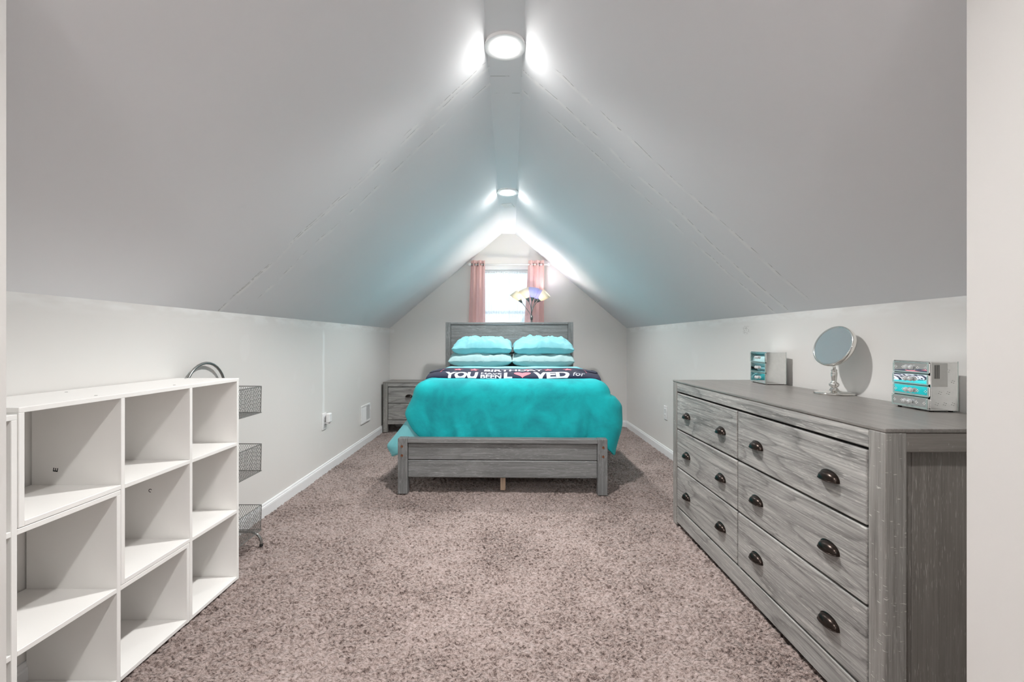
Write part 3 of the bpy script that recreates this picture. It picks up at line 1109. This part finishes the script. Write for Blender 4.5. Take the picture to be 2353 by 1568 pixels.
# ------------------------------------------------------------------ bed
BR = -math.atan2(0.0515, 2.0)
bed = thing('plank_bed', 'grey wooden bed frame with plank headboard and low plank footboard', 'bed', (-0.047, 3.11, 0), BR)
HW = 0.734
for sx in (-1, 1):
    a, b = sorted((sx * HW, sx * (HW - 0.068)))
    MB().bbox(a, b, 0, 0.068, 0, 0.392, 0.004, 2).obj('foot_post', BED_Z, bed)
    a, b = sorted((sx * HW, sx * (HW - 0.058)))
    MB().bbox(a, b, 2.0, 2.06, 0, 1.297, 0.004, 2).obj('head_post', BED_Z, bed)
    a, b = sorted((sx * (HW - 0.012), sx * (HW - 0.040)))
    box_part('side_rail', (a, b, 0.068, 2.0, 0.19, 0.36), BED_X, bed, 0.003)
    for zz in (0.335, 0.271):
        M = Matrix.Translation((sx * (HW - 0.030), 0.0, zz)) @ Matrix.Rotation(math.pi / 2, 4, 'X')
        MB().lathe([(0.0, 0.0015), (0.004, 0.0015), (0.005, 0.003), (0.0085, 0.003), (0.0095, -0.001)], 14, M).obj('bolt', COPPER, bed)
W2 = HW - 0.068
box_part('foot_cap_rail', (-W2, W2, -0.002, 0.064, 0.359, 0.391), BED_X, bed, 0.003)
box_part('foot_plank', (-W2, W2, 0.016, 0.044, 0.2385, 0.3565), BED_X, bed, 0.005)
box_part('foot_plank', (-W2, W2, 0.016, 0.044, 0.1135, 0.2355), BED_X, bed, 0.005)
W3 = HW - 0.058
box_part('head_cap_rail', (-W3, W3, 1.998, 2.058, 1.272, 1.295), BED_X, bed, 0.003)
zp = [1.270, 1.108, 0.925, 0.742, 0.56]
for i in range(4):
    box_part('head_plank', (-W3, W3, 2.012, 2.042, zp[i + 1] + 0.001, zp[i] - 0.001), BED_X, bed, 0.005)
box_part('centre_leg', (-0.016, 0.021, 0.095, 0.130, 0, 0.28), PALEWOOD, bed, 0.002)
box_part('centre_leg', (-0.016, 0.021, 1.1, 1.135, 0, 0.28), PALEWOOD, bed, 0.002)
box_part('centre_beam', (-0.025, 0.030, 0.068, 2.0, 0.28, 0.305), PALEWOOD, bed, 0.002)
for i in range(12):
    box_part('slat', (-0.68, 0.68, 0.11 + i * 0.16, 0.18 + i * 0.16, 0.307, 0.326), PALEWOOD, bed, 0.002)


def bedthing(name, label, cat, group=None):
    return thing(name, label, cat, (-0.047, 3.11, 0), BR, group)


mt = bedthing('mattress', 'thick white mattress under the bedding on the grey bed', 'mattress')
MB().bbox(-0.625, 0.655, 0.13, 1.985, 0.328, 0.745, 0.06, 4).obj('mattress_body', MATT, mt, True)


def fbm(x, y, z=0.0, o=3):
    return noise.fractal(Vector((x, y, z)), 1.0, 2.0, o)


def drape(hwl, hwr, yf, yh, zt, re, drop, flare, folds, seed, rc=0.10, na=150, nh=30, front_pull=0.0, topbump=0.006, creases=()):
    """U-shaped cloth hanging over left side, foot end and right side of the mattress.
    drop(nx,ny,y), flare(nx,ny,h,y), folds amplitude"""
    path = []
    ns_ = na // 3
    for k in range(ns_):
        y = yh + (yf + rc - yh) * k / ns_
        path.append((-hwl, y, -1.0, 0.0))
    for k in range(13):
        a = math.pi + (math.pi / 2) * k / 12
        path.append((-hwl + rc + rc * math.cos(a), yf + rc + rc * math.sin(a), math.cos(a), math.sin(a)))
    for k in range(1, ns_):
        x = -hwl + rc + (hwl + hwr - 2 * rc) * k / ns_
        path.append((x, yf, 0.0, -1.0))
    for k in range(13):
        a = 1.5 * math.pi + (math.pi / 2) * k / 12
        path.append((hwr - rc + rc * math.cos(a), yf + rc + rc * math.sin(a), math.cos(a), math.sin(a)))
    for k in range(1, ns_ + 1):
        y = yf + rc + (yh - yf - rc) * k / ns_
        path.append((hwr, y, 1.0, 0.0))
    rows = []
    cx = (hwr - hwl) / 2
    for s in (0.02, 0.15, 0.3, 0.45, 0.6, 0.72, 0.82, 0.9, 0.96):
        row = []
        for (x, y, nx, ny) in path:
            xi, yi = x - nx * re, y - ny * re
            px, py = cx + (xi - cx) * s, yh + (yi - yh) * s
            row.append((px, py, zt + topbump * fbm(px * 4, py * 4, seed)))
        rows.append(row)
    for k in range(8):
        a = math.pi / 2 * k / 7
        row = []
        for (x, y, nx, ny) in path:
            o = -re + re * math.sin(a)
            px, py = x + nx * o, y + ny * o
            row.append((px, py, zt - re + re * math.cos(a) + topbump * math.cos(a) * fbm(px * 4, py * 4, seed)))
        rows.append(row)
    arc = 0.0
    arcs = [0.0]
    for i in range(1, len(path)):
        arc += math.hypot(path[i][0] - path[i - 1][0], path[i][1] - path[i - 1][1])
        arcs.append(arc)
    for k in range(1, nh + 1):
        row = []
        for i, (x, y, nx, ny) in enumerate(path):
            H = drop(nx, ny, x, y) * (1 + 0.03 * fbm(arcs[i] * 3, seed * 3.1))
            h = H * k / nh
            f = flare(nx, ny, h, x, y)
            w = folds * (h / 0.4) * (fbm(arcs[i] * 5.0 + 0.9 * h, h * 1.2, seed) + 0.5 * fbm(arcs[i] * 13.0, h * 2.0, seed + 5))
            w += 0.012 * abs(ny) * math.exp(-((h / H - 0.8) / 0.35) ** 2) * folds / 0.02 * fbm(x * 6.0, h * 2.5, seed + 9)
            for (cx0, sl_, wd, am) in creases:
                w += am * abs(ny) * math.exp(-((x - cx0 - sl_ * h) / wd) ** 2) * smooth01(0.03, 0.26, h)
            side = abs(nx)
            wx = (f + w) * nx
            wy = (0.18 * f * (1 if side > 0.05 else 0) + w * 0.6) * ny + front_pull * (h / H) * abs(ny)
            row.append((x + wx, y + wy, zt - re - h))
        rows.append(row)
    return MB().grid(rows)


def smooth01(a, b, x):
    t = max(0.0, min(1.0, (x - a) / (b - a)))
    return t * t * (3 - 2 * t)


def solid(o, th):
    md = o.modifiers.new('thickness', 'SOLIDIFY')
    md.thickness = th
    md.offset = -1
    return o


# light aqua comforter
def c_drop(nx, ny, x, y):
    return nx * nx * (0.46 if nx < 0 else 0.30) + ny * ny * 0.37


def c_flare(nx, ny, h, x, y):
    near = 1.0 - 0.55 * smooth01(0.15, 0.7, y)
    return (0.255 * smooth01(0.02, 0.55, h) * 1.2 - 0.09 * smooth01(0.36, 0.47, h) if nx < 0 else 0.02 * smooth01(0, 0.5, h)) * near * abs(nx) ** 0.5


cf = tag(drape(0.655, 0.755, 0.105, 1.50, 0.772, 0.10, c_drop, c_flare, 0.025, 11, front_pull=0.0).obj('comforter', AQUA, None, True),
         'light aqua comforter hanging out on the left side of the bed', 'comforter')
solid(cf, 0.02)
cf.location, cf.rotation_euler = bed.location, bed.rotation_euler


# teal plush blanket
def t_drop(nx, ny, x, y):
    s = nx * nx * (0.115 if nx < 0 else 0.425) + ny * ny * 0.32
    return s + (0.03 * (1 if nx > 0 else 0)) * (2 * abs(nx * ny))


def t_flare(nx, ny, h, x, y):
    near = 1.0 - 0.5 * smooth01(0.15, 0.8, y)
    if nx > 0:
        f = 0.085 * smooth01(-0.05, 0.09, h) - 0.055 * smooth01(0.18, 0.45, h)
    else:
        f = 0.06 * smooth01(-0.02, 0.15, h)
    return f * near * abs(nx) ** 0.6


tb = tag(drape(0.672, 0.795, 0.090, 1.22, 0.787, 0.11, t_drop, t_flare, 0.026, 3, rc=0.12, na=330, nh=40, creases=((-0.50, 0.06, 0.028, 0.016), (-0.44, 0.10, 0.022, -0.014), (-0.37, 0.16, 0.030, 0.020), (-0.30, 0.30, 0.030, -0.012),
                 (-0.20, 0.45, 0.035, 0.016), (-0.05, 0.20, 0.06, -0.010), (0.22, -0.1, 0.08, 0.010), (0.46, -0.25, 0.035, -0.014), (0.58, -0.25, 0.035, 0.020), (0.66, -0.15, 0.025, -0.014))).obj('plush_blanket', TEAL, None, True),
         'teal plush blanket spread over the bed and hanging over its foot', 'blanket')
solid(tb, 0.008)
tb.location, tb.rotation_euler = bed.location, bed.rotation_euler


def bed_base(x, zt=0.787, hl=0.672, hr=0.795, re=0.11):
    d = (x - (hr - re)) if x > 0 else (-x - (hl - re))
    if d <= 0:
        return zt
    d = min(d, re * 0.98)
    return zt - re + math.sqrt(re * re - d * d)


# turned-back edges of the bedding near the pillows: flat rolls across the bed
def roll(name, label, mat, xa, xb_, y0, y1, th, lift, cat, seed):
    n, mcs = 70, 20
    rows = []
    for i in range(n + 1):
        x = xa + (xb_ - xa) * i / n
        bz = bed_base(x)
        row = []
        for k in range(mcs):
            a = 2 * math.pi * k / mcs
            ca, sa = math.cos(a), math.sin(a)
            yy = (y0 + y1) / 2 + (y1 - y0) / 2 * math.copysign(abs(ca) ** 0.5, ca) + 0.02 * fbm(x * 3, seed)
            zz = bz + lift + th / 2 + th / 2 * math.copysign(abs(sa) ** 0.7, sa) + 0.006 * fbm(x * 5, yy * 9, seed)
            row.append((x, yy, zz))
        rows.append(row)
    mb = MB().grid(rows, True)
    mb.f += [tuple(range(mcs)), tuple(n * mcs + k for k in range(mcs))]
    o = tag(mb.obj(name, mat, None, True), label, cat)
    o.location, o.rotation_euler = bed.location, bed.rotation_euler
    return o


# sheet under the pillows
sh = tag(drape(0.64, 0.675, 1.40, 1.99, 0.776, 0.08, lambda nx, ny, x, y: nx * nx * 0.25 + ny * ny * 0.02, lambda *a: 0.0, 0.01, 21, rc=0.05).obj('bed_sheet', AQUA, None, True),
         'light aqua fitted sheet under the pillows at the head of the bed', 'sheet')
sh.location, sh.rotation_euler = bed.location, bed.rotation_euler
roll('folded_top_sheet', 'pale aqua turned-back sheet in front of the pillows', AQUA_P, -0.665, 0.70, 1.18, 1.44, 0.030, 0.004, 'sheet', 4)
roll('folded_satin_binding', 'bright turquoise satin binding of the turned-back blanket, behind the navy throw', TURQ, -0.67, 0.71, 0.98, 1.13, 0.032, 0.004, 'blanket', 9)

# ------------------------------------------------------------------ navy throw with printed lettering
TP = [(0.84, 0.000), (0.855, 0.014), (0.85, 0.030), (0.82, 0.044), (0.76, 0.050), (0.68, 0.052), (0.60, 0.051), (0.54, 0.048), (0.48, 0.043),
      (0.44, 0.037), (0.40, 0.031), (0.37, 0.024), (0.345, 0.015), (0.330, 0.004), (0.328, -0.006), (0.335, -0.012)]
arcp = [0.0]
for i in range(1, len(TP)):
    arcp.append(arcp[-1] + math.hypot(TP[i][0] - TP[i - 1][0], TP[i][1] - TP[i - 1][1]))


def tprof(s):
    s = max(0.0, min(arcp[-1], s))
    for i in range(1, len(TP)):
        if s <= arcp[i]:
            t_ = (s - arcp[i - 1]) / (arcp[i] - arcp[i - 1])
            return (TP[i - 1][0] + (TP[i][0] - TP[i - 1][0]) * t_, TP[i - 1][1] + (TP[i][1] - TP[i - 1][1]) * t_)
    return TP[-1]


def s_at(y):
    """arc position on the throw's upper side at depth y"""
    for i in range(3, len(TP)):
        if TP[i][0] <= y:
            t_ = (TP[i - 1][0] - y) / (TP[i - 1][0] - TP[i][0])
            return arcp[i - 1] + (arcp[i] - arcp[i - 1]) * t_
    return arcp[-1]


TX0, TX1 = -0.605, 0.745


def tpoint(x, s, off=0.0):
    y, z = tprof(s)
    (ya, za), (yb_, zb_) = tprof(s - 0.006), tprof(s + 0.006)
    ty, tz = yb_ - ya, zb_ - za
    l = math.hypot(ty, tz) or 1.0
    ny, nz = tz / l, -ty / l          # outward (up / forward)
    base = 0.787 - (0.787 - bed_base(max(-0.655, min(0.71, x)))) * (0.85 if x < 0 else 0.55)
    endd = smooth01(0.50, 0.75, abs(x - 0.07)) * 0.020
    w = 0.0035 * fbm(x * 5, y * 5, 2.2) + 0.010 * fbm(x * 1.7, 3.3)
    taper = 0.03 * smooth01(0.45, 0.68, abs(x - 0.07))
    yy = y + taper * (1 if y < 0.5 else -0.6) + ny * off
    return (x, yy, base + z + w - endd + nz * off + 0.006)


rows = []
for i in range(91):
    x = TX0 + (TX1 - TX0) * i / 90
    rows.append([tpoint(x, arcp[-1] * k / 44) for k in range(45)])
tw = MB().grid(rows).obj('throw_blanket', NAVY, None, True)
tag(tw, 'navy fleece throw printed with white birthday lettering and pink stars, folded across the bed', 'blanket')
tw.location, tw.rotation_euler = bed.location, bed.rotation_euler
rows = []
for i in range(40):
    x = TX0 + 0.004 + (TX1 - TX0 - 0.008) * i / 39
    y0_, y1_ = tpoint(x, 0), tpoint(x, arcp[-1])
    rows.append([y0_, (x, (y0_[1] + y1_[1]) / 2, (y0_[2] + y1_[2]) / 2), y1_])
MB().grid(rows).obj('under_layer', NAVY, tw, True)
for xe, sg in ((TX0, -1), (TX1, 1)):
    pts = [tpoint(xe, arcp[-1] * k / 30) for k in range(31)]
    MB().tube([(p[0], p[1], p[2] - 0.006) for p in pts], 0.009, 8).obj('rolled_hem', NAVY, tw, True)


def print_on(name, bm, x0, x1, s_top, s_bot, mat, smax=None):
    """map a unit-square shape onto the throw, cut where the fold turns under"""
    for p in bm.verts:
        p.co.y = s_bot + (s_top - s_bot) * p.co.y
        p.co.x = x0 + (x1 - x0) * p.co.x
    bmesh.ops.triangulate(bm, faces=bm.faces[:])
    lo, hi = min(s_top, s_bot), max(s_top, s_bot)
    k = 8
    for j in range(1, k):
        geom = bm.verts[:] + bm.edges[:] + bm.faces[:]
        bmesh.ops.bisect_plane(bm, geom=geom, plane_co=(0, lo + (hi - lo) * j / k, 0), plane_no=(0, 1, 0))
    nxp = max(2, int((x1 - x0) / 0.03))
    for j in range(1, nxp):
        geom = bm.verts[:] + bm.edges[:] + bm.faces[:]
        bmesh.ops.bisect_plane(bm, geom=geom, plane_co=(x0 + (x1 - x0) * j / nxp, 0, 0), plane_no=(1, 0, 0))
    lim = arcp[-1] - 0.012
    if hi > lim:
        geom = bm.verts[:] + bm.edges[:] + bm.faces[:]
        bmesh.ops.bisect_plane(bm, geom=geom, plane_co=(0, lim, 0), plane_no=(0, 1, 0), clear_outer=True)
    for p in bm.verts:
        p.co = tpoint(p.co.x, p.co.y, 0.0022)
    me = bpy.data.meshes.new(name)
    bm.to_mesh(me)
    bm.free()
    return link(name, me, mat, tw)


def shape_bm(pts):
    bm = bmesh.new()
    f = bm.faces.new([bm.verts.new((x, y, 0)) for x, y in pts])
    return bm


def star_pts():
    out = []
    for k in range(10):
        r = 0.5 if k % 2 == 0 else 0.21
        a = math.pi / 2 + math.pi * k / 5
        out.append((0.5 + r * math.cos(a), 0.5 + r * math.sin(a)))
    return out


def heart_pts():
    out = []
    for k in range(40):
        a = 2 * math.pi * k / 40
        x = 16 * math.sin(a) ** 3
        y = 13 * math.cos(a) - 5 * math.cos(2 * a) - 2 * math.cos(3 * a) - math.cos(4 * a)
        out.append((0.5 + x / 33, 0.55 + y / 31))
    return out


sR1a, sR1b = s_at(0.565), s_at(0.465)
sR2a = s_at(0.425)
sR2b = sR2a + 0.125
dx = 0.045
print_on('printed_word', text_mesh('BIRTHDAY', 0.03), -0.21 + dx, 0.27 + dx, sR1a, sR1b, WHITE_INK)
print_on('printed_word', text_mesh('YOU', 0.05), -0.515 + dx, -0.25 + dx, sR2a, sR2b, WHITE_INK)
print_on('printed_word', text_mesh('HAVE', 0.03), -0.226 + dx, -0.064 + dx, sR2a + 0.004, sR2a + 0.052, WHITE_INK)
print_on('printed_word', text_mesh('BEEN', 0.03), -0.226 + dx, -0.064 + dx, sR2a + 0.064, sR2a + 0.115, WHITE_INK)
print_on('printed_word', text_mesh('L', 0.05), -0.045 + dx, 0.020 + dx, sR2a, sR2b, WHITE_INK)
print_on('printed_heart', shape_bm(heart_pts()), 0.030 + dx, 0.168 + dx, sR2a - 0.004, sR2b - 0.02, PINK_INK)
print_on('printed_word', text_mesh('VED', 0.05), 0.184 + dx, 0.465 + dx, sR2a, sR2b, WHITE_INK)
print_on('printed_word', text_mesh('for', 0.0, 0.35), 0.490 + dx, 0.590 + dx, sR2a + 0.006, sR2a + 0.090, WHITE_INK)
for xc in (-0.425, -0.295, 0.14, 0.31, 0.47):
    print_on('printed_star', shape_bm(star_pts()), xc - 0.045 + dx, xc + 0.045 + dx, s_at(0.60), s_at(0.47), PINK_INK)
for xa_, sl_ in ((-0.56, 0.02), (0.60, -0.012)):
    print_on('printed_line', shape_bm([(0, 0), (0.25, 0), (1, 1), (0.75, 1)] if sl_ > 0 else [(0.75, 0), (1, 0), (0.25, 1), (0, 1)]), xa_ + dx, xa_ + abs(sl_) + dx, s_at(0.56), s_at(0.42), PINK_INK)


# ------------------------------------------------------------------ pillows
def pillow(label, x, y, z, a, b, c, mat, seed, tilt=0.0, rz=0.0, sag=0.0, tuck=None, wr=1.0, group='pillows on the bed'):
    nu, nv = 64, 44
    top, bot = [], []
    for j in range(nv + 1):
        v = -1 + 2 * j / nv
        rt, rb = [], []
        for i in range(nu + 1):
            u = -1 + 2 * i / nu
            e = max(0.0, 1 - abs(u) ** 3.6) ** 0.42 * max(0.0, 1 - abs(v) ** 3.2) ** 0.42
            px = a * u * (1 - 0.05 * (1 - v * v) * abs(u) ** 3) * (1 - 0.03 * v * v)
            py = b * v * (1 - 0.06 * (1 - u * u) * abs(v) ** 3)
            ed = smooth01(0, 0.35, e)
            wrk = wr * ed * (0.022 * fbm(u * 1.5 + seed, v * 1.6, seed) + 0.016 * abs(fbm(u * 2.6 + 0.9 * v + seed, v * 2.2, seed + 3)) - 0.006)
            wrk += wr * (1 - ed * 0.6) * 0.0025 * math.sin(u * 17 + 4 * fbm(u * 3, v, seed)) * (abs(v) ** 3)
            wrk += wr * ed * 0.010 * max(0.0, 1 - 7 * abs(fbm(u * 1.6 + 1.1 * v + seed * 2, v * 1.3 - u * 0.5, seed + 7)))
            zt_ = c / 2 * e + wrk
            if tuck:
                dx_, dy_ = u - tuck[0], (v - tuck[1]) * 0.9
                rr = math.hypot(dx_, dy_)
                an = math.atan2(dy_, dx_)
                zt_ += -0.026 * math.exp(-rr * rr / 0.010) + 0.010 * math.exp(-((rr - 0.35) / 0.28) ** 2) * math.sin(an * 7 + seed) * ed
            zs = -sag * u * u
            rt.append((px, py, zt_ + zs))
            rb.append((px, py, -c / 2 * e * 0.85 + zs + 0.4 * wrk))
        top.append(rt)
        bot.append(rb)
    mb = MB().grid(top)
    mb.grid(bot)
    bm = bmesh.new()
    me = mb.mesh('pillow', True)
    bm.from_mesh(me)
    bmesh.ops.remove_doubles(bm, verts=bm.verts[:], dist=1e-4)
    bmesh.ops.recalc_face_normals(bm, faces=bm.faces[:])
    bm.to_mesh(me)
    bm.free()
    o = tag(link('pillow', me, mat), label, 'pillow', group)
    o.location = (x, y, z)
    o.rotation_euler = (tilt, 0, rz)
    return o


PB = 0.796
pillow('pale aqua pillow at the bottom of the left stack on the bed', -0.297, 4.86, PB + 0.078, 0.346, 0.225, 0.178, PALE_P, 1.3, math.radians(2), 0.0, wr=1.2)
pillow('pale aqua pillow at the bottom of the right stack on the bed', 0.362, 4.86, PB + 0.078, 0.340, 0.225, 0.178, PALE_P, 5.7, math.radians(2), 0.0, wr=1.2)
pillow('aqua pinch-pleated pillow on top of the left stack', -0.278, 4.86, PB + 0.222, 0.326, 0.225, 0.200, AQUA_P, 2.9, math.radians(3), math.radians(-1), 0.012, (0.08, -0.6), 1.25)
pillow('aqua pinch-pleated pillow on top of the right stack', 0.364, 4.86, PB + 0.224, 0.330, 0.225, 0.200, AQUA_P, 8.1, math.radians(3), math.radians(1), 0.020, (0.0, -0.55), 1.25)

# ------------------------------------------------------------------ curtains
rod_y, rod_z = 5.555, 2.036
rod = thing('curtain_rod', 'white curtain rod with ball finials above the window', 'curtain rod', (0, rod_y, rod_z))
MB().tube([(-0.475, 0, 0), (0.485, 0, 0)], 0.0085, 12).obj('pole', WHITE_PL, rod, True)
for sx, xx in ((-1, -0.487), (1, 0.497)):
    M = Matrix.Translation((xx, 0, 0)) @ Matrix.Rotation(math.pi / 2, 4, 'Y')
    MB().lathe([(0.0, -0.020), (0.010, -0.017), (0.0175, -0.008), (0.019, 0.0), (0.0175, 0.008), (0.010, 0.017), (0.0, 0.020)], 16, M).obj('finial', WHITE_PL, rod, True)
    bx = xx - sx * 0.07
    box_part('bracket', (bx - 0.008, bx + 0.008, -0.005, YB - rod_y, -0.014, -0.004), WHITE_PL, rod, 0.002)


def curtain(name, label, xt0, xt1, xb0, xb1, zt, zb, y, amp, waves, mat, cat, group, nx=90, nz=30, seed=0.0, holes=()):
    t = thing(name, label, cat, ((xt0 + xt1) / 2, y, zb), 0, group)
    ox = (xt0 + xt1) / 2
    rows = []
    for j in range(nz + 1):
        f = j / nz
        xa, xb2 = xt0 + (xb0 - xt0) * f, xt1 + (xb1 - xt1) * f
        row = []
        for i in range(nx + 1):
            u = i / nx
            ph = 2 * math.pi * waves * u + seed
            yy = amp * math.sin(ph + 0.5 * fbm(u * 3, f * 2, seed) * f) + 0.006 * fbm(u * 6, f * 3, seed)
            xx = xa + (xb2 - xa) * u + 0.3 * amp * math.sin(2 * ph) * 0.5
            row.append((xx - ox, yy, (zt - zb) * (1 - f)))
        rows.append(row)
    MB().grid(rows).obj('cloth', mat, t, True)
    for u in holes:
        xx = xt0 + (xt1 - xt0) * u - ox
        ph = 2 * math.pi * waves * u + seed
        M = Matrix.Translation((xx, 0.0, rod_z - zb)) @ Matrix.Rotation(math.pi / 2, 4, 'Y')
        MB().lathe([(0.0135, -0.003), (0.021, -0.003), (0.022, 0.0), (0.021, 0.003), (0.0135, 0.003), (0.0125, 0.0), (0.0135, -0.003)], 18, M).obj('grommet', GROMMET, t, True)
    return t


curtain('pink_curtain', 'pink grommet curtain drawn to the left of the window', -0.475, -0.300, -0.535, -0.290, 2.088, 0.55, rod_y, 0.026, 2.5, PINK, 'curtain', 'pink curtains', seed=0.6, holes=(0.1, 0.3, 0.5, 0.7, 0.9))
curtain('pink_curtain', 'pink grommet curtain drawn to the right of the window behind the lamp', 0.250, 0.445, 0.150, 0.440, 2.088, 0.55, rod_y, 0.026, 2.5, PINK, 'curtain', 'pink curtains', seed=2.6, holes=(0.1, 0.3, 0.5, 0.7, 0.9))
curtain('sheer_curtain', 'white sheer curtain over the left half of the window', -0.345, 0.012, -0.345, 0.014, 1.955, 0.95, 5.623, 0.007, 11, SHEER, 'curtain', 'white sheers', 160, 24, 0.3)
curtain('sheer_curtain', 'white sheer curtain over the right half of the window', 0.006, 0.330, 0.006, 0.330, 1.955, 0.95, 5.628, 0.007, 10, SHEER, 'curtain', 'white sheers', 160, 24, 1.9)
t = tag(MB().tube([(-0.40, 5.615, 1.945), (0.385, 5.615, 1.945)], 0.004, 8).obj('sash_rod', WHITE_PL, None, True), 'thin white rod carrying the sheer curtains', 'curtain rod')

# ------------------------------------------------------------------ floor lamp
LX, LY = 0.272, 5.31
lamp = thing('floor_lamp', 'silver floor lamp with five fanned cream and lilac shades behind the headboard', 'lamp', (LX, LY, 0))
LM = STEEL
MB().lathe([(0.0, 0.0), (0.105, 0.0), (0.105, 0.012), (0.085, 0.022), (0.02, 0.030), (0.0, 0.030)], 36).obj('base', LM, lamp, True)
MB().tube([(0, 0, 0.025), (0, 0, 0.7), (0, 0, 1.36)], 0.011, 12).obj('pole', LM, lamp, True)
MB().lathe([(0.0, 1.40), (0.014, 1.385), (0.017, 1.36), (0.014, 1.335), (0.0, 1.33)], 16).obj('hub', LM, lamp, True)


def lp(cx_, cy_, dy=0.0):
    """point on the lamp from its place above the headboard, offset in depth"""
    return Vector(((1040 + cx_ / 6.816 - 1169) * LY / 1023 - LX, dy, 1.07 + (786 - 520 - cy_ / 6.816) * LY / 1023))


shades = [((1080, 1190), (965, 1035), 0.02, 0.01, SHADE_CREAM), ((1190, 1175), (1125, 1025), -0.03, -0.03, SHADE_CREAM),
          ((1240, 1175), (1265, 1000), -0.07, -0.07, SHADE_LILAC), ((1290, 1180), (1350, 1040), 0.05, 0.07, SHADE_LILAC),
          ((1330, 1185), (1450, 1075), -0.02, -0.05, SHADE_CREAM)]
for i, (sb, so, d0, d1, sm) in enumerate(shades):
    p = lp(*sb, d0)
    q_ = lp(*so, d1)
    ax = (q_ - p).normalized()
    st_ = [Vector((0.004 * math.cos(i), 0.004 * math.sin(i), 1.37))]
    c1 = Vector((0, 0, 1.37)).lerp(p, 0.45) * 1.0
    c1.x *= 0.55
    for kk in range(1, 11):
        tt = kk / 10
        a = Vector((0, 0, 1.37))
        b_ = p - ax * 0.10 + Vector((0, 0, 0.0))
        b_.x = b_.x * 0.8
        st_.append(a * (1 - tt) ** 2 + b_ * 2 * tt * (1 - tt) + p * tt * tt)
    MB().tube(st_, 0.0045, 8).obj('gooseneck', LM, lamp, True)
    M = Matrix.Translation(p) @ Vector((0, 0, 1)).rotation_difference(ax).to_matrix().to_4x4()
    MB().lathe([(0.0, -0.012), (0.007, -0.010), (0.017, 0.018), (0.026, 0.040), (0.024, 0.042)], 20, M).obj('socket_cup', LM, lamp, True)
    shd = MB().lathe([(0.026, 0.036), (0.036, 0.060), (0.052, 0.105), (0.063, 0.150), (0.0615, 0.150), (0.050, 0.105), (0.034, 0.060), (0.024, 0.036)], 28, M).obj('shade', sm, lamp, True)
    MB().lathe([(0.001, 0.050), (0.010, 0.052), (0.018, 0.066), (0.020, 0.080), (0.015, 0.094), (0.001, 0.100)], 14, M).obj('bulb', BULB_M, shd, True)
